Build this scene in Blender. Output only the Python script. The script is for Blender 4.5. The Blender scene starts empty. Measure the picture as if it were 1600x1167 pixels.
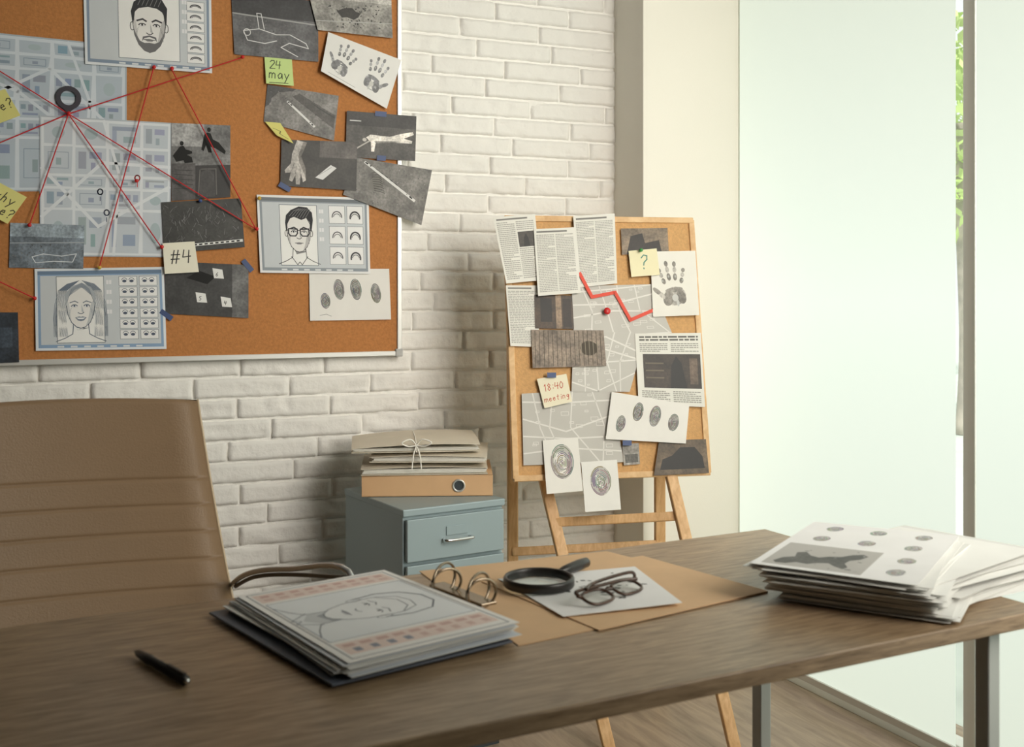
import bpy, math, random
from mathutils import Vector, Matrix, noise
R = random.Random(7)
scene = bpy.context.scene
COL = scene.collection

# ---------------------------------------------------------------- camera
F = 1750.0
YAW = math.atan(785.0/F)
CAM = Vector((0, 0, 1.16))
FW = Vector((math.sin(YAW), math.cos(YAW), 0)); RT = Vector((math.cos(YAW), -math.sin(YAW), 0))
UPV = Vector((0, 0, 1))
cam_d = bpy.data.cameras.new("camera"); cam = bpy.data.objects.new("camera", cam_d); COL.objects.link(cam)
cam.location = CAM; cam.rotation_euler = (math.radians(90), 0, -YAW)
cam_d.sensor_width = 36; cam_d.lens = F*36/1600; cam_d.shift_y = -(583.5-450)/1600
cam_d.dof.use_dof = True; cam_d.dof.focus_distance = 3.0; cam_d.dof.aperture_fstop = 8.0
cam_d.clip_start = 0.02
scene.camera = cam
try:
    scene.view_settings.view_transform = 'Standard'; scene.view_settings.look = 'None'
except Exception: pass

def ray(u, v): return FW*F + RT*(u-800) + UPV*(450-v)
def hit(u, v, p0, n):
    d = ray(u, v); return CAM + d*((p0-CAM).dot(n)/d.dot(n))
def at(u, v, depth): return CAM + ray(u, v)*(depth/F)
WALL_Y = 3.065; BOARD_Y = 3.03
def on_board(u, v, off=0): return hit(u, v, Vector((0, BOARD_Y-off, 0)), Vector((0, 1, 0)))
DZ = 0.75
def on_desk(u, v, h=0): return hit(u, v, Vector((0, 0, DZ+h)), Vector((0, 0, 1)))

# ---------------------------------------------------------------- materials
def lin(c):
    r = []
    for x in c[:3]:
        x = x/255.0
        r.append(x/12.92 if x <= 0.04045 else ((x+0.055)/1.055)**2.4)
    return (r[0], r[1], r[2], 1)
MATS = {}
def mat(name, col, rough=0.6, metal=0.0, var=0.0, vscale=8, bump=0.0, bscale=60, stretch=(1, 1, 1), spec=0.5, detail=6):
    if name in MATS: return MATS[name]
    m = bpy.data.materials.new(name); m.use_nodes = True; nt = m.node_tree
    b = nt.nodes["Principled BSDF"]; b.inputs["Base Color"].default_value = lin(col)
    b.inputs["Roughness"].default_value = rough; b.inputs["Metallic"].default_value = metal
    b.inputs["Specular IOR Level"].default_value = spec
    tc = nt.nodes.new("ShaderNodeTexCoord"); mp = nt.nodes.new("ShaderNodeMapping"); mp.inputs["Scale"].default_value = stretch
    nt.links.new(tc.outputs["Object"], mp.inputs["Vector"])
    if var > 0:
        n = nt.nodes.new("ShaderNodeTexNoise"); n.inputs["Scale"].default_value = vscale; n.inputs["Detail"].default_value = detail
        nt.links.new(mp.outputs[0], n.inputs["Vector"])
        r = nt.nodes.new("ShaderNodeValToRGB"); c = lin(col)
        r.color_ramp.elements[0].position = 0.3; r.color_ramp.elements[1].position = 0.7
        r.color_ramp.elements[0].color = tuple(x*(1-var) for x in c[:3])+(1,)
        r.color_ramp.elements[1].color = tuple(min(1, x*(1+var)) for x in c[:3])+(1,)
        nt.links.new(n.outputs["Fac"], r.inputs["Fac"]); nt.links.new(r.outputs["Color"], b.inputs["Base Color"])
    if bump > 0:
        n2 = nt.nodes.new("ShaderNodeTexNoise"); n2.inputs["Scale"].default_value = bscale; n2.inputs["Detail"].default_value = 5
        nt.links.new(mp.outputs[0], n2.inputs["Vector"])
        bp = nt.nodes.new("ShaderNodeBump"); bp.inputs["Strength"].default_value = bump; bp.inputs["Distance"].default_value = 0.004
        nt.links.new(n2.outputs["Fac"], bp.inputs["Height"]); nt.links.new(bp.outputs[0], b.inputs["Normal"])
    MATS[name] = m; return m

def vcol_mat(name, rough, scales):
    m = bpy.data.materials.new(name); m.use_nodes = True; nt = m.node_tree; b = nt.nodes["Principled BSDF"]
    b.inputs["Roughness"].default_value = rough
    a = nt.nodes.new("ShaderNodeVertexColor"); a.layer_name = "Col"
    tc = nt.nodes.new("ShaderNodeTexCoord"); last = a.outputs["Color"]
    for (sc, var) in scales:
        n = nt.nodes.new("ShaderNodeTexNoise"); n.inputs["Scale"].default_value = sc; n.inputs["Detail"].default_value = 8
        nt.links.new(tc.outputs["Object"], n.inputs["Vector"])
        mr = nt.nodes.new("ShaderNodeMapRange"); mr.inputs[1].default_value = 0.32; mr.inputs[2].default_value = 0.68
        mr.inputs[3].default_value = 1-var; mr.inputs[4].default_value = 1+var
        nt.links.new(n.outputs["Fac"], mr.inputs[0])
        vm = nt.nodes.new("ShaderNodeVectorMath"); vm.operation = 'SCALE'
        nt.links.new(last, vm.inputs[0]); nt.links.new(mr.outputs[0], vm.inputs["Scale"]); last = vm.outputs[0]
    nt.links.new(last, b.inputs["Base Color"])
    return m
M_PAPER = vcol_mat("printed_paper", 0.75, [(12, .03)])
M_PHOTO = vcol_mat("photo_print", 0.5, [(22, .5), (150, .3)])

def wood(name, c1, c2, scale=6, stretch=(1, 12, 12), rough=0.5, rot=0):
    m = bpy.data.materials.new(name); m.use_nodes = True; nt = m.node_tree; b = nt.nodes["Principled BSDF"]
    b.inputs["Roughness"].default_value = rough
    tc = nt.nodes.new("ShaderNodeTexCoord"); mp = nt.nodes.new("ShaderNodeMapping")
    mp.inputs["Scale"].default_value = stretch; mp.inputs["Rotation"].default_value = (0, 0, rot)
    nt.links.new(tc.outputs["Object"], mp.inputs["Vector"])
    n = nt.nodes.new("ShaderNodeTexNoise"); n.inputs["Scale"].default_value = scale; n.inputs["Detail"].default_value = 9
    n.inputs["Roughness"].default_value = 0.62; n.inputs["Distortion"].default_value = 0.6
    nt.links.new(mp.outputs[0], n.inputs["Vector"])
    r = nt.nodes.new("ShaderNodeValToRGB"); r.color_ramp.elements[0].position = 0.33; r.color_ramp.elements[1].position = 0.66
    r.color_ramp.elements[0].color = lin(c1); r.color_ramp.elements[1].color = lin(c2)
    nt.links.new(n.outputs["Fac"], r.inputs["Fac"]); nt.links.new(r.outputs["Color"], b.inputs["Base Color"])
    bp = nt.nodes.new("ShaderNodeBump"); bp.inputs["Strength"].default_value = 0.12; bp.inputs["Distance"].default_value = 0.002
    nt.links.new(n.outputs["Fac"], bp.inputs["Height"]); nt.links.new(bp.outputs[0], b.inputs["Normal"])
    return m
M_DESK = wood("oak_laminate", (122, 100, 76), (176, 150, 120), 5, (3.2, 34, 34), 0.36)
M_EASEL = wood("pine_wood", (206, 158, 104), (232, 190, 138), 8, (10, 10, 1.5), 0.5)
M_FRAMEW = wood("pine_frame", (208, 162, 108), (232, 194, 142), 8, (3, 3, 3), 0.5)

# ---------------------------------------------------------------- mesh helpers
def mk(name, verts, faces, m, loc=None, parent=None, smooth=False, label=None, cat=None, group=None, kind=None):
    me = bpy.data.meshes.new(name)
    o0 = Vector(loc) if loc is not None else Vector((0, 0, 0))
    me.from_pydata([tuple(Vector(v)-o0) for v in verts], [], faces); me.update()
    if m is not None: me.materials.append(m)
    if smooth:
        for p in me.polygons: p.use_smooth = True
    ob = bpy.data.objects.new(name, me); COL.objects.link(ob); ob.location = o0
    if parent is not None:
        ob.parent = parent
        ob.location = o0 - parent.location if loc is not None else -parent.location
    tag(ob, label, cat, group, kind); return ob
def tag(ob, label=None, cat=None, group=None, kind=None):
    if label: ob["label"] = label
    if cat: ob["category"] = cat
    if group: ob["group"] = group
    if kind: ob["kind"] = kind
def empty(name, loc, label, cat, group=None):
    e = bpy.data.objects.new(name, None); COL.objects.link(e); e.location = loc; e.empty_display_size = 0.05
    tag(e, label, cat, group); return e
class MB:
    """mesh builder, world coordinates"""
    def __init__(s): s.v = []; s.f = []
    def add(s, vs, fs):
        b = len(s.v); s.v += [Vector(x) for x in vs]; s.f += [tuple(i+b for i in f) for f in fs]
    def obox(s, c, ax, ay, az, hx, hy, hz, bev=0.0):
        c = Vector(c); ax = Vector(ax).normalized(); ay = Vector(ay).normalized(); az = Vector(az).normalized()
        if bev <= 0:
            vs = [c+ax*hx*i+ay*hy*j+az*hz*k for k in (-1, 1) for j in (-1, 1) for i in (-1, 1)]
            s.add(vs, [(0, 2, 3, 1), (4, 5, 7, 6), (0, 1, 5, 4), (2, 6, 7, 3), (0, 4, 6, 2), (1, 3, 7, 5)]); return
        import bmesh
        bm = bmesh.new(); bmesh.ops.create_cube(bm, size=2)
        for v in bm.verts: v.co = Vector((v.co.x*hx, v.co.y*hy, v.co.z*hz))
        bmesh.ops.bevel(bm, geom=list(bm.edges), offset=bev, segments=2, profile=0.5, affect='EDGES')
        bm.verts.index_update()
        s.add([c+ax*v.co.x+ay*v.co.y+az*v.co.z for v in bm.verts], [tuple(v.index for v in f.verts) for f in bm.faces]); bm.free()
    def box(s, lo, hi, bev=0.0):
        lo = Vector(lo); hi = Vector(hi); h = (hi-lo)/2
        s.obox((lo+hi)/2, (1, 0, 0), (0, 1, 0), (0, 0, 1), h.x, h.y, h.z, bev)
    def tube(s, pts, r, seg=10, closed=False, cap=True):
        pts = [Vector(p) for p in pts]; n = len(pts); rr = r if isinstance(r, (list, tuple)) else [r]*n
        base = len(s.v); prev = None
        for i, p in enumerate(pts):
            if closed: t = pts[(i+1) % n]-pts[i-1]
            else: t = pts[min(i+1, n-1)]-pts[max(i-1, 0)]
            t.normalize()
            if prev is None:
                a = Vector((0, 0, 1)) if abs(t.z) < 0.9 else Vector((1, 0, 0)); a = a-t*a.dot(t)
            else: a = prev-t*prev.dot(t)
            a.normalize(); prev = a; b = t.cross(a)
            for k in range(seg):
                an = 2*math.pi*k/seg; s.v.append(p+(a*math.cos(an)+b*math.sin(an))*rr[i])
        for i in range(n if closed else n-1):
            j = (i+1) % n
            for k in range(seg):
                k2 = (k+1) % seg
                s.f.append((base+i*seg+k, base+i*seg+k2, base+j*seg+k2, base+j*seg+k))
        if cap and not closed:
            s.f.append(tuple(base+k for k in range(seg))[::-1]); s.f.append(tuple(base+(n-1)*seg+k for k in range(seg)))
    def lathe(s, c, axis, prof, seg=24):
        c = Vector(c); ax = Vector(axis).normalized(); a = Vector((1, 0, 0)) if abs(ax.x) < 0.9 else Vector((0, 1, 0))
        a = (a-ax*a.dot(ax)).normalized(); b = ax.cross(a); base = len(s.v)
        for (r, h) in prof:
            for k in range(seg):
                an = 2*math.pi*k/seg; s.v.append(c+ax*h+(a*math.cos(an)+b*math.sin(an))*max(r, 1e-5))
        for i in range(len(prof)-1):
            for k in range(seg):
                k2 = (k+1) % seg
                s.f.append((base+i*seg+k, base+i*seg+k2, base+(i+1)*seg+k2, base+(i+1)*seg+k))
    def done(s, name, m, loc=None, **kw):
        if loc is None:
            loc = sum(s.v, Vector())/len(s.v)
        return mk(name, s.v, s.f, m, loc=loc, **kw)
def smooth_path(pts, n=6):
    pts = [Vector(p) for p in pts]; out = []
    for i in range(len(pts)-1):
        p0 = pts[max(i-1, 0)]; p1 = pts[i]; p2 = pts[i+1]; p3 = pts[min(i+2, len(pts)-1)]
        for k in range(n):
            t = k/n
            out.append(0.5*((2*p1)+(p2-p0)*t+(2*p0-5*p1+4*p2-p3)*t*t+(3*p1-p0-3*p2+p3)*t**3))
    out.append(pts[-1]); return out

# ---------------------------------------------------------------- printed sheets
GL = {
 '2': [[(0, .8), (.2, 1), (.55, 1), (.65, .75), (0, 0), (.75, 0)]],
 '4': [[(.1, 1), (.02, .45), (.7, .5)], [(.55, .95), (.5, 0)]],
 'm': [[(0, .55), (0, 0)], [(0, .4), (.18, .58), (.33, .45), (.33, 0)], [(.33, .4), (.5, .58), (.7, .45), (.72, 0)]],
 'a': [[(.55, .5), (.3, .58), (.05, .3), (.2, 0), (.45, .12), (.55, .5), (.6, 0)]],
 'y': [[(0, .55), (.25, .1)], [(.55, .55), (.1, -.4)]],
 '#': [[(.25, 1), (.1, 0)], [(.6, 1), (.45, 0)], [(0, .67), (.75, .67)], [(0, .33), (.72, .33)]],
 '?': [[(.05, .8), (.25, 1), (.55, .92), (.55, .65), (.3, .45), (.28, .25)], [(.28, .05), (.3, -.02)]],
 '1': [[(.0, .75), (.2, 1), (.2, 0)]],
 '8': [[(.35, .5), (.1, .75), (.32, 1), (.55, .75), (.35, .5), (.1, .25), (.32, 0), (.6, .25), (.35, .5)]],
 '0': [[(.3, 1), (.05, .6), (.1, .2), (.3, 0), (.55, .2), (.6, .65), (.3, 1)]],
 ':': [[(.2, .3), (.22, .2)], [(.2, .75), (.22, .65)]],
 'e': [[(.05, .3), (.48, .33), (.4, .55), (.15, .5), (.05, .22), (.25, 0), (.52, .1)]],
 't': [[(.3, .9), (.25, .1), (.42, 0)], [(.05, .6), (.5, .6)]],
 'i': [[(.2, .5), (.2, 0)], [(.2, .72), (.22, .78)]],
 'n': [[(.03, .55), (.03, 0)], [(.03, .4), (.25, .58), (.45, .45), (.47, 0)]],
 'g': [[(.5, .5), (.2, .58), (.05, .3), (.3, .1), (.5, .5), (.45, -.3), (.1, -.35)]],
 'w': [[(0, .55), (.15, 0), (.32, .4), (.48, 0), (.65, .55)]],
 'h': [[(.05, 1), (.03, 0)], [(.03, .38), (.25, .55), (.42, .42), (.42, 0)]],
 '5': [[(.6, 1), (.15, 1), (.1, .6), (.45, .6), (.6, .3), (.4, 0), (.05, .05)]],
 '6': [[(.5, 1), (.15, .6), (.05, .25), (.25, 0), (.5, .1), (.5, .4), (.2, .5), (.08, .35)]],
}
W_ = (238, 236, 230); INK = (52, 52, 56)
class Sheet:
    def __init__(s, name, c, n, col, label, cat, photo=False, lift=(0, 0, 0, 0), th=0.0003, group=None, base=0.0, bend=0.0):
        s.name = name; s.c = [Vector(p) for p in c]; s.n = Vector(n).normalized(); s.lift = lift; s.bend = bend
        s.W = ((s.c[1]-s.c[0]).length+(s.c[2]-s.c[3]).length)/2; s.H = ((s.c[3]-s.c[0]).length+(s.c[2]-s.c[1]).length)/2
        s.v = []; s.f = []; s.cf = []; s.mf = []; s.label = label; s.cat = cat; s.group = group; s.base = base; s.L = 1
        N = 6; mi = 1 if photo else 0
        for side in (0, 1):
            b = len(s.v)
            for j in range(N+1):
                for i in range(N+1): s.v.append(s.P(i/N, j/N, 0 if side == 0 else -th))
            for j in range(N):
                for i in range(N):
                    a = b+j*(N+1)+i; q = (a, a+1, a+N+2, a+N+1)
                    s.f.append(q[::-1] if side == 0 else q); s.cf.append(col if side == 0 else W_); s.mf.append(mi if side == 0 else 0)
        o = (N+1)*(N+1)
        rim = [i for i in range(N+1)]+[(j)*(N+1)+N for j in range(1, N+1)]+[N*(N+1)+i for i in range(N-1, -1, -1)]+[j*(N+1) for j in range(N-1, 0, -1)]
        for k in range(len(rim)):
            a = rim[k]; b2 = rim[(k+1) % len(rim)]
            s.f.append((a, b2, b2+o, a+o)); s.cf.append(W_); s.mf.append(0)
    def P(s, x, y, off=0):
        p = (s.c[0]*(1-x)+s.c[1]*x)*(1-y)+(s.c[3]*(1-x)+s.c[2]*x)*y
        l = (s.lift[0]*(1-x)+s.lift[1]*x)*(1-y)+(s.lift[3]*(1-x)+s.lift[2]*x)*y
        xx = min(1, max(0, x)); yy = min(1, max(0, y))
        return p+s.n*(l+off+s.base+s.bend*math.sin(math.pi*xx)*math.sin(math.pi*yy))
    def poly(s, pts, col, L=None, ph=False):
        L = L or s.L; b = len(s.v)
        for (x, y) in pts: s.v.append(s.P(min(1, max(0, x)), min(1, max(0, y)), 0.00005*L))
        s.f.append(tuple(range(b, b+len(pts)))); s.cf.append(col); s.mf.append(1 if ph else 0)
    def rect(s, x0, y0, x1, y1, col, L=None, ph=False):
        nx = max(1, int(abs(x1-x0)/.17)) if (any(s.lift) or s.bend) else 1; ny = max(1, int(abs(y1-y0)/.17)) if (any(s.lift) or s.bend) else 1
        for j in range(ny):
            for i in range(nx):
                a = x0+(x1-x0)*i/nx; b = x0+(x1-x0)*(i+1)/nx; c = y0+(y1-y0)*j/ny; d = y0+(y1-y0)*(j+1)/ny
                s.poly([(a, c), (b, c), (b, d), (a, d)], col, L, ph)
    def frame(s, x0, y0, x1, y1, w, col, L=None):
        s.line([(x0, y0), (x1, y0), (x1, y1), (x0, y1), (x0, y0)], w, col, L)
    def ell(s, cx, cy, rx, ry, col, L=None, rot=0, seg=18, ph=False):   # rx, ry in metres
        pts = []
        for k in range(seg):
            a = 2*math.pi*k/seg; x = rx*math.cos(a); y = ry*math.sin(a)
            pts.append((cx+(x*math.cos(rot)-y*math.sin(rot))/s.W, cy+(x*math.sin(rot)+y*math.cos(rot))/s.H))
        s.poly(pts, col, L, ph)
    def arc(s, cx, cy, rx, ry, w, col, a0=0, a1=360, L=None, rot=0, seg=20):
        pts = []
        for k in range(seg+1):
            a = math.radians(a0+(a1-a0)*k/seg); x = rx*math.cos(a); y = ry*math.sin(a)
            pts.append((cx+(x*math.cos(rot)-y*math.sin(rot))/s.W, cy+(x*math.sin(rot)+y*math.cos(rot))/s.H))
        s.line(pts, w, col, L)
    def line(s, pts, w, col, L=None, ph=False):
        for i in range(len(pts)-1):
            x0, y0 = pts[i][0]*s.W, pts[i][1]*s.H; x1, y1 = pts[i+1][0]*s.W, pts[i+1][1]*s.H
            d = math.hypot(x1-x0, y1-y0)
            if d < 1e-6: continue
            ux, uy = (x1-x0)/d, (y1-y0)/d; e = w*0.35; px, py = -uy*w/2, ux*w/2
            q = [(x0-ux*e+px, y0-uy*e+py), (x1+ux*e+px, y1+uy*e+py), (x1+ux*e-px, y1+uy*e-py), (x0-ux*e-px, y0-uy*e-py)]
            s.poly([(a/s.W, b/s.H) for a, b in q], col, L, ph)
    def T(s, cx, cy, sc, pts): return [(cx+x*sc/s.W, cy-y*sc/s.H) for x, y in pts]
    def write(s, txt, x, y, size, w, col, L=3, slant=0.12, gap=.95, rot=0.0):
        cx = 0
        for ch in txt:
            if ch == ' ': cx += .55; continue
            for st in GL.get(ch, []):
                q = []
                for (a, b) in st:
                    X = (cx+a*.85+b*slant)*size; Y = b*size
                    q.append((x+(X*math.cos(rot)+Y*math.sin(rot))/s.W, y-(Y*math.cos(rot)-X*math.sin(rot))/s.H))
                s.line(q, w, col, L)
            cx += gap*(.45 if ch in 'i:1' else (.9 if ch in 'mw#' else .75))
    def text_rows(s, x0, y0, x1, y1, rows, col=(120, 118, 114), L=2, fill=.55):
        dy = (y1-y0)/rows
        for r in range(rows):
            y = y0+dy*r; x = x0; end = x1 if R.random() > .15 else x0+(x1-x0)*R.uniform(.4, .9)
            while x < end:
                w = R.uniform(.05, .16)*(x1-x0); e = min(end, x+w); s.poly([(x, y), (e, y), (e, y+dy*fill), (x, y+dy*fill)], col, L); x = e+.018*(x1-x0)
    def fingerprint(s, cx, cy, rx, ry, rot=0, col=(70, 70, 70), n=7, bgc=(176, 174, 170)):
        w = min(rx, ry)/n*0.62
        s.ell(cx, cy, rx, ry, bgc, 1, rot)
        for k in range(n):
            f = (k+.6)/n; a = R.uniform(0, 360)
            oy = (1-f)*.12*ry/s.H
            for q in range(3):                     # broken, uneven ridges
                ln = R.uniform(70, 112); s.arc(cx+R.uniform(-.01, .01)*rx/s.W, cy+oy, rx*f, ry*f, w*R.uniform(.7, 1.25), tuple(c+R.randint(-14, 44) for c in col), a, a+ln, 2, rot, 9); a += 120
    def hand(s, cx, cy, sc, rot=0, flip=1, col=(105, 105, 106)):
        def e(x, y, rx, ry, r=0, c=col, L=1):
            x *= flip; r *= flip
            X = x*math.cos(rot)-y*math.sin(rot); Y = x*math.sin(rot)+y*math.cos(rot)
            s.ell(cx+X*sc/s.W, cy+Y*sc/s.H, rx*sc, ry*sc, c, L, r+rot, ph=(L < 3))
        lc = tuple(min(235, c+40) for c in col)
        e(0, .24, .25, .21, 0, lc); e(-.15, .27, .12, .17, .3, col, 2); e(.14, .28, .1, .16, -.2, col, 2); e(0, .1, .2, .055, 0, col, 2)
        e(0, .28, .07, .08, 0, (205, 204, 200), 3); e(.04, .4, .03, .08, 0, (200, 200, 196), 3)
        for i, (x, y, r, l) in enumerate([(-.2, -.12, -.22, .2), (-.07, -.2, -.06, .24), (.07, -.18, .08, .23), (.2, -.08, .25, .18)]):
            dx = math.sin(r)
            e(x, y, .045, l*.36, r, col, 2); e(x+dx*.17, y-l*.7, .042, l*.3, r, lc, 2); e(x+dx*.3, y-l*1.25, .042, l*.27, r, col, 2)
            e(x+dx*.1, y-l*.05, .018, l*.12, r, (180, 180, 176), 3)
        e(-.38, .08, .048, .12, -.75, col, 2); e(-.29, .18, .05, .1, -.6, lc, 2)
    def face(s, cx, cy, sc, woman=False, beard=False, glasses=False, ink=INK, skin=(236, 234, 231), bust=True, sketch=False):
        T = lambda p: s.T(cx, cy, sc, p); lw = (.017 if not sketch else .011)*sc; X = lambda x: cx+x*sc/s.W; Y = lambda y: cy-y*sc/s.H
        def tint(k): return tuple(int(ink[i]+(skin[i]-ink[i])*k) for i in range(3))
        if woman:
            s.poly(T([(-.3, -.72), (-.56, -.72), (-.62, -.3), (-.54, .18), (-.42, .5), (-.16, .68), (.12, .7), (.38, .54), (.54, .2), (.6, -.2), (.6, -.68), (.3, -.74)]), tint(.66), 2)
            for k in range(14):
                o = k*.021
                s.line(T([(-.02-o, .66-o*.3), (-.3-o*.7, .42), (-.3-o, .1), (-.34-o, -.25), (-.3-o*1.1, -.7)]), lw*.55, tint(.15 if k % 3 else .45), 3)
                s.line(T([(.04+o, .66-o*.3), (.28+o*.7, .42), (.3+o, .1), (.33+o, -.25), (.3+o*1.1, -.7)]), lw*.55, tint(.15 if k % 3 else .45), 3)
        if bust:
            s.poly(T([(-.17, -.3), (.17, -.3), (.18, -.62), (0, -.74), (-.18, -.62)]), tint(.8), 2)
            s.poly(T([(-.17, -.34), (.17, -.34), (.17, -.5), (-.08, -.56)]), tint(.5), 3)
            s.line(T([(-.17, -.4), (-.19, -.64), (-.36, -.74), (-.56, -.82)]), lw, ink, 4); s.line(T([(.17, -.4), (.19, -.64), (.36, -.74), (.56, -.82)]), lw, ink, 4)
            if not woman: s.line(T([(-.22, -.62), (-.06, -.84), (0, -.76), (.06, -.84), (.22, -.62)]), lw, ink, 4)
        fo = [(-.31, .25), (-.32, .05), (-.29, -.17), (-.21, -.36), (-.1, -.47), (0, -.5), (.1, -.47), (.21, -.36), (.29, -.17), (.32, .05), (.31, .25), (.2, .45), (0, .5), (-.2, .45)]
        if not woman:
            for q in (-1, 1):
                s.ell(X(q*.335), Y(-.0), .04*sc, .085*sc, skin, 3); s.arc(X(q*.335), Y(0), .04*sc, .085*sc, lw*.8, ink, L=4)
        s.poly(T(fo), skin, 4); s.line(T(fo+[fo[0]]), lw, ink, 5)
        if not sketch:
            s.poly(T([(.31, .2), (.32, .05), (.29, -.17), (.21, -.36), (.1, -.47), (.16, -.3), (.2, -.1), (.24, .1)]), tint(.78), 5)
            s.poly(T([(-.31, .2), (-.32, .05), (-.29, -.17), (-.21, -.34), (-.24, -.1), (-.26, .1)]), tint(.86), 5)
            for k in range(5):      # pencil hatching on the cheeks
                s.line(T([(.2+.018*k, .02-.05*k), (.27, -.08-.05*k)]), lw*.45, tint(.55), 6); s.line(T([(-.2-.018*k, .0-.05*k), (-.26, -.08-.05*k)]), lw*.4, tint(.65), 6)
        if woman:
            s.poly(T([(-.33, .02), (-.36, .3), (-.2, .52), (.04, .6), (.24, .5), (.35, .3), (.33, .02), (.28, .26), (.12, .44), (.02, .5), (-.14, .42), (-.28, .24)]), tint(.64), 6)
            for k in range(6): s.line(T([(.03, .6-.02*k), (-.2-.01*k, .45-.03*k), (-.31, .12)]), lw*.5, tint(.3), 7); s.line(T([(.03, .6-.02*k), (.2+.01*k, .45-.03*k), (.31, .12)]), lw*.5, tint(.3), 7)
        elif sketch:
            s.line(T([(-.37, .0), (-.42, .3), (-.33, .56), (-.1, .7), (.15, .7), (.36, .55), (.42, .28), (.37, 0)]), lw*1.6, ink, 6); s.line(T([(-.3, .24), (-.1, .4), (.15, .38), (.3, .24)]), lw, ink, 6)
        elif glasses:
            s.poly(T([(-.34, .05), (-.36, .28), (-.33, .48), (-.2, .62), (.02, .72), (.24, .7), (.37, .56), (.39, .36), (.34, .04), (.3, .12), (.3, .3), (.22, .42), (.08, .36), (-.12, .44), (-.25, .38), (-.3, .24), (-.31, .08)]), ink, 6)
            for k in range(7): s.line(T([(-.24+.07*k, .46-.01*k), (-.12+.07*k, .6), (.03+.05*k, .66)]), lw*.6, tint(.5), 7)
        else:
            s.poly(T([(-.33, .06), (-.36, .3), (-.3, .5), (-.15, .62), (.05, .66), (.25, .6), (.36, .42), (.34, .06), (.3, .16), (.28, .32), (.15, .4), (-.02, .42), (-.2, .38), (-.28, .3), (-.3, .12)]), ink, 6)
            for k in range(6): s.line(T([(-.22+.08*k, .44), (-.16+.08*k, .58)]), lw*.6, tint(.45), 7)
        if beard:
            s.poly(T([(-.32, .0), (-.3, -.17), (-.22, -.37), (-.11, -.49), (0, -.53), (.11, -.49), (.22, -.37), (.3, -.17), (.32, 0), (.27, -.14), (.19, -.29), (.1, -.33), (0, -.32), (-.1, -.33), (-.19, -.29), (-.27, -.14)]), tint(.34), 6)
            s.poly(T([(-.15, -.3), (-.13, -.2), (0, -.165), (.13, -.2), (.15, -.3), (.1, -.23), (0, -.2), (-.1, -.23)]), tint(.28), 6)
        for sx in (-1, 1):
            if not sketch: s.ell(X(sx*.14), Y(.045), .07*sc, .035*sc, tint(.75), 6)
            s.ell(X(sx*.14), Y(.04), .052*sc, .022*sc, (248, 248, 248), 7); s.ell(X(sx*.14), Y(.04), .021*sc, .021*sc, ink, 8)
            s.line(T([(sx*.075, .045), (sx*.11, .068), (sx*.17, .068), (sx*.21, .035)]), lw*1.1, ink, 8)
            s.line(T([(sx*.06, .12), (sx*.13, .16), (sx*.24, .12)]), lw*(2.0 if not (woman or sketch) else 1.1), tint(.1), 8)
            if glasses:
                gp = [(sx*.04, .11), (sx*.27, .12), (sx*.28, -.0), (sx*.23, -.07), (sx*.09, -.07), (sx*.04, 0), (sx*.04, .11)]
                s.line(T(gp), lw*1.9, ink, 9); s.line(T([(sx*.27, .09), (sx*.33, .08)]), lw*1.5, ink, 9)
        if glasses: s.line(T([(-.04, .08), (.04, .08)]), lw*1.5, ink, 9)
        if not sketch: s.poly(T([(.02, .08), (.07, -.12), (.02, -.1)]), tint(.72), 6)
        s.line(T([(-.06, -.12), (-.02, -.145), (.03, -.145), (.07, -.115)]), lw, ink, 8)
        if woman:
            s.poly(T([(-.13, -.24), (-.04, -.215), (0, -.225), (.04, -.215), (.13, -.24), (.07, -.31), (0, -.33), (-.07, -.31)]), tint(.3), 7)
            s.poly(T([(-.1, -.245), (.1, -.245), (.05, -.28), (-.05, -.28)]), (248, 248, 248), 8)
        else:
            s.poly(T([(-.1, -.255), (0, -.24), (.1, -.255), (.05, -.295), (-.05, -.295)]), tint(.55), 7); s.line(T([(-.11, -.26), (0, -.262), (.11, -.26)]), lw*.8, ink, 8)
    def build(s):
        ctr = sum((Vector(p) for p in s.v[:49]), Vector())/49
        me = bpy.data.meshes.new(s.name); me.from_pydata([tuple(Vector(v)-ctr) for v in s.v], [], s.f); me.update()
        me.materials.append(M_PAPER); me.materials.append(M_PHOTO)
        ca = me.color_attributes.new("Col", 'FLOAT_COLOR', 'CORNER'); data = []
        for p in me.polygons:
            m_ = s.mf[p.index]; p.material_index = m_; c = s.cf[p.index]
            if m_ == 1: c = [104+(x-96)*1.3 for x in c]          # printed contrast of the photographs
            c = lin([max(8, min(250, x)) for x in c])
            for _ in range(p.loop_total): data += c
        ca.data.foreach_set("color", data)
        ob = bpy.data.objects.new(s.name, me); COL.objects.link(ob); ob.location = ctr
        tag(ob, s.label, s.cat, s.group); return ob

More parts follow.
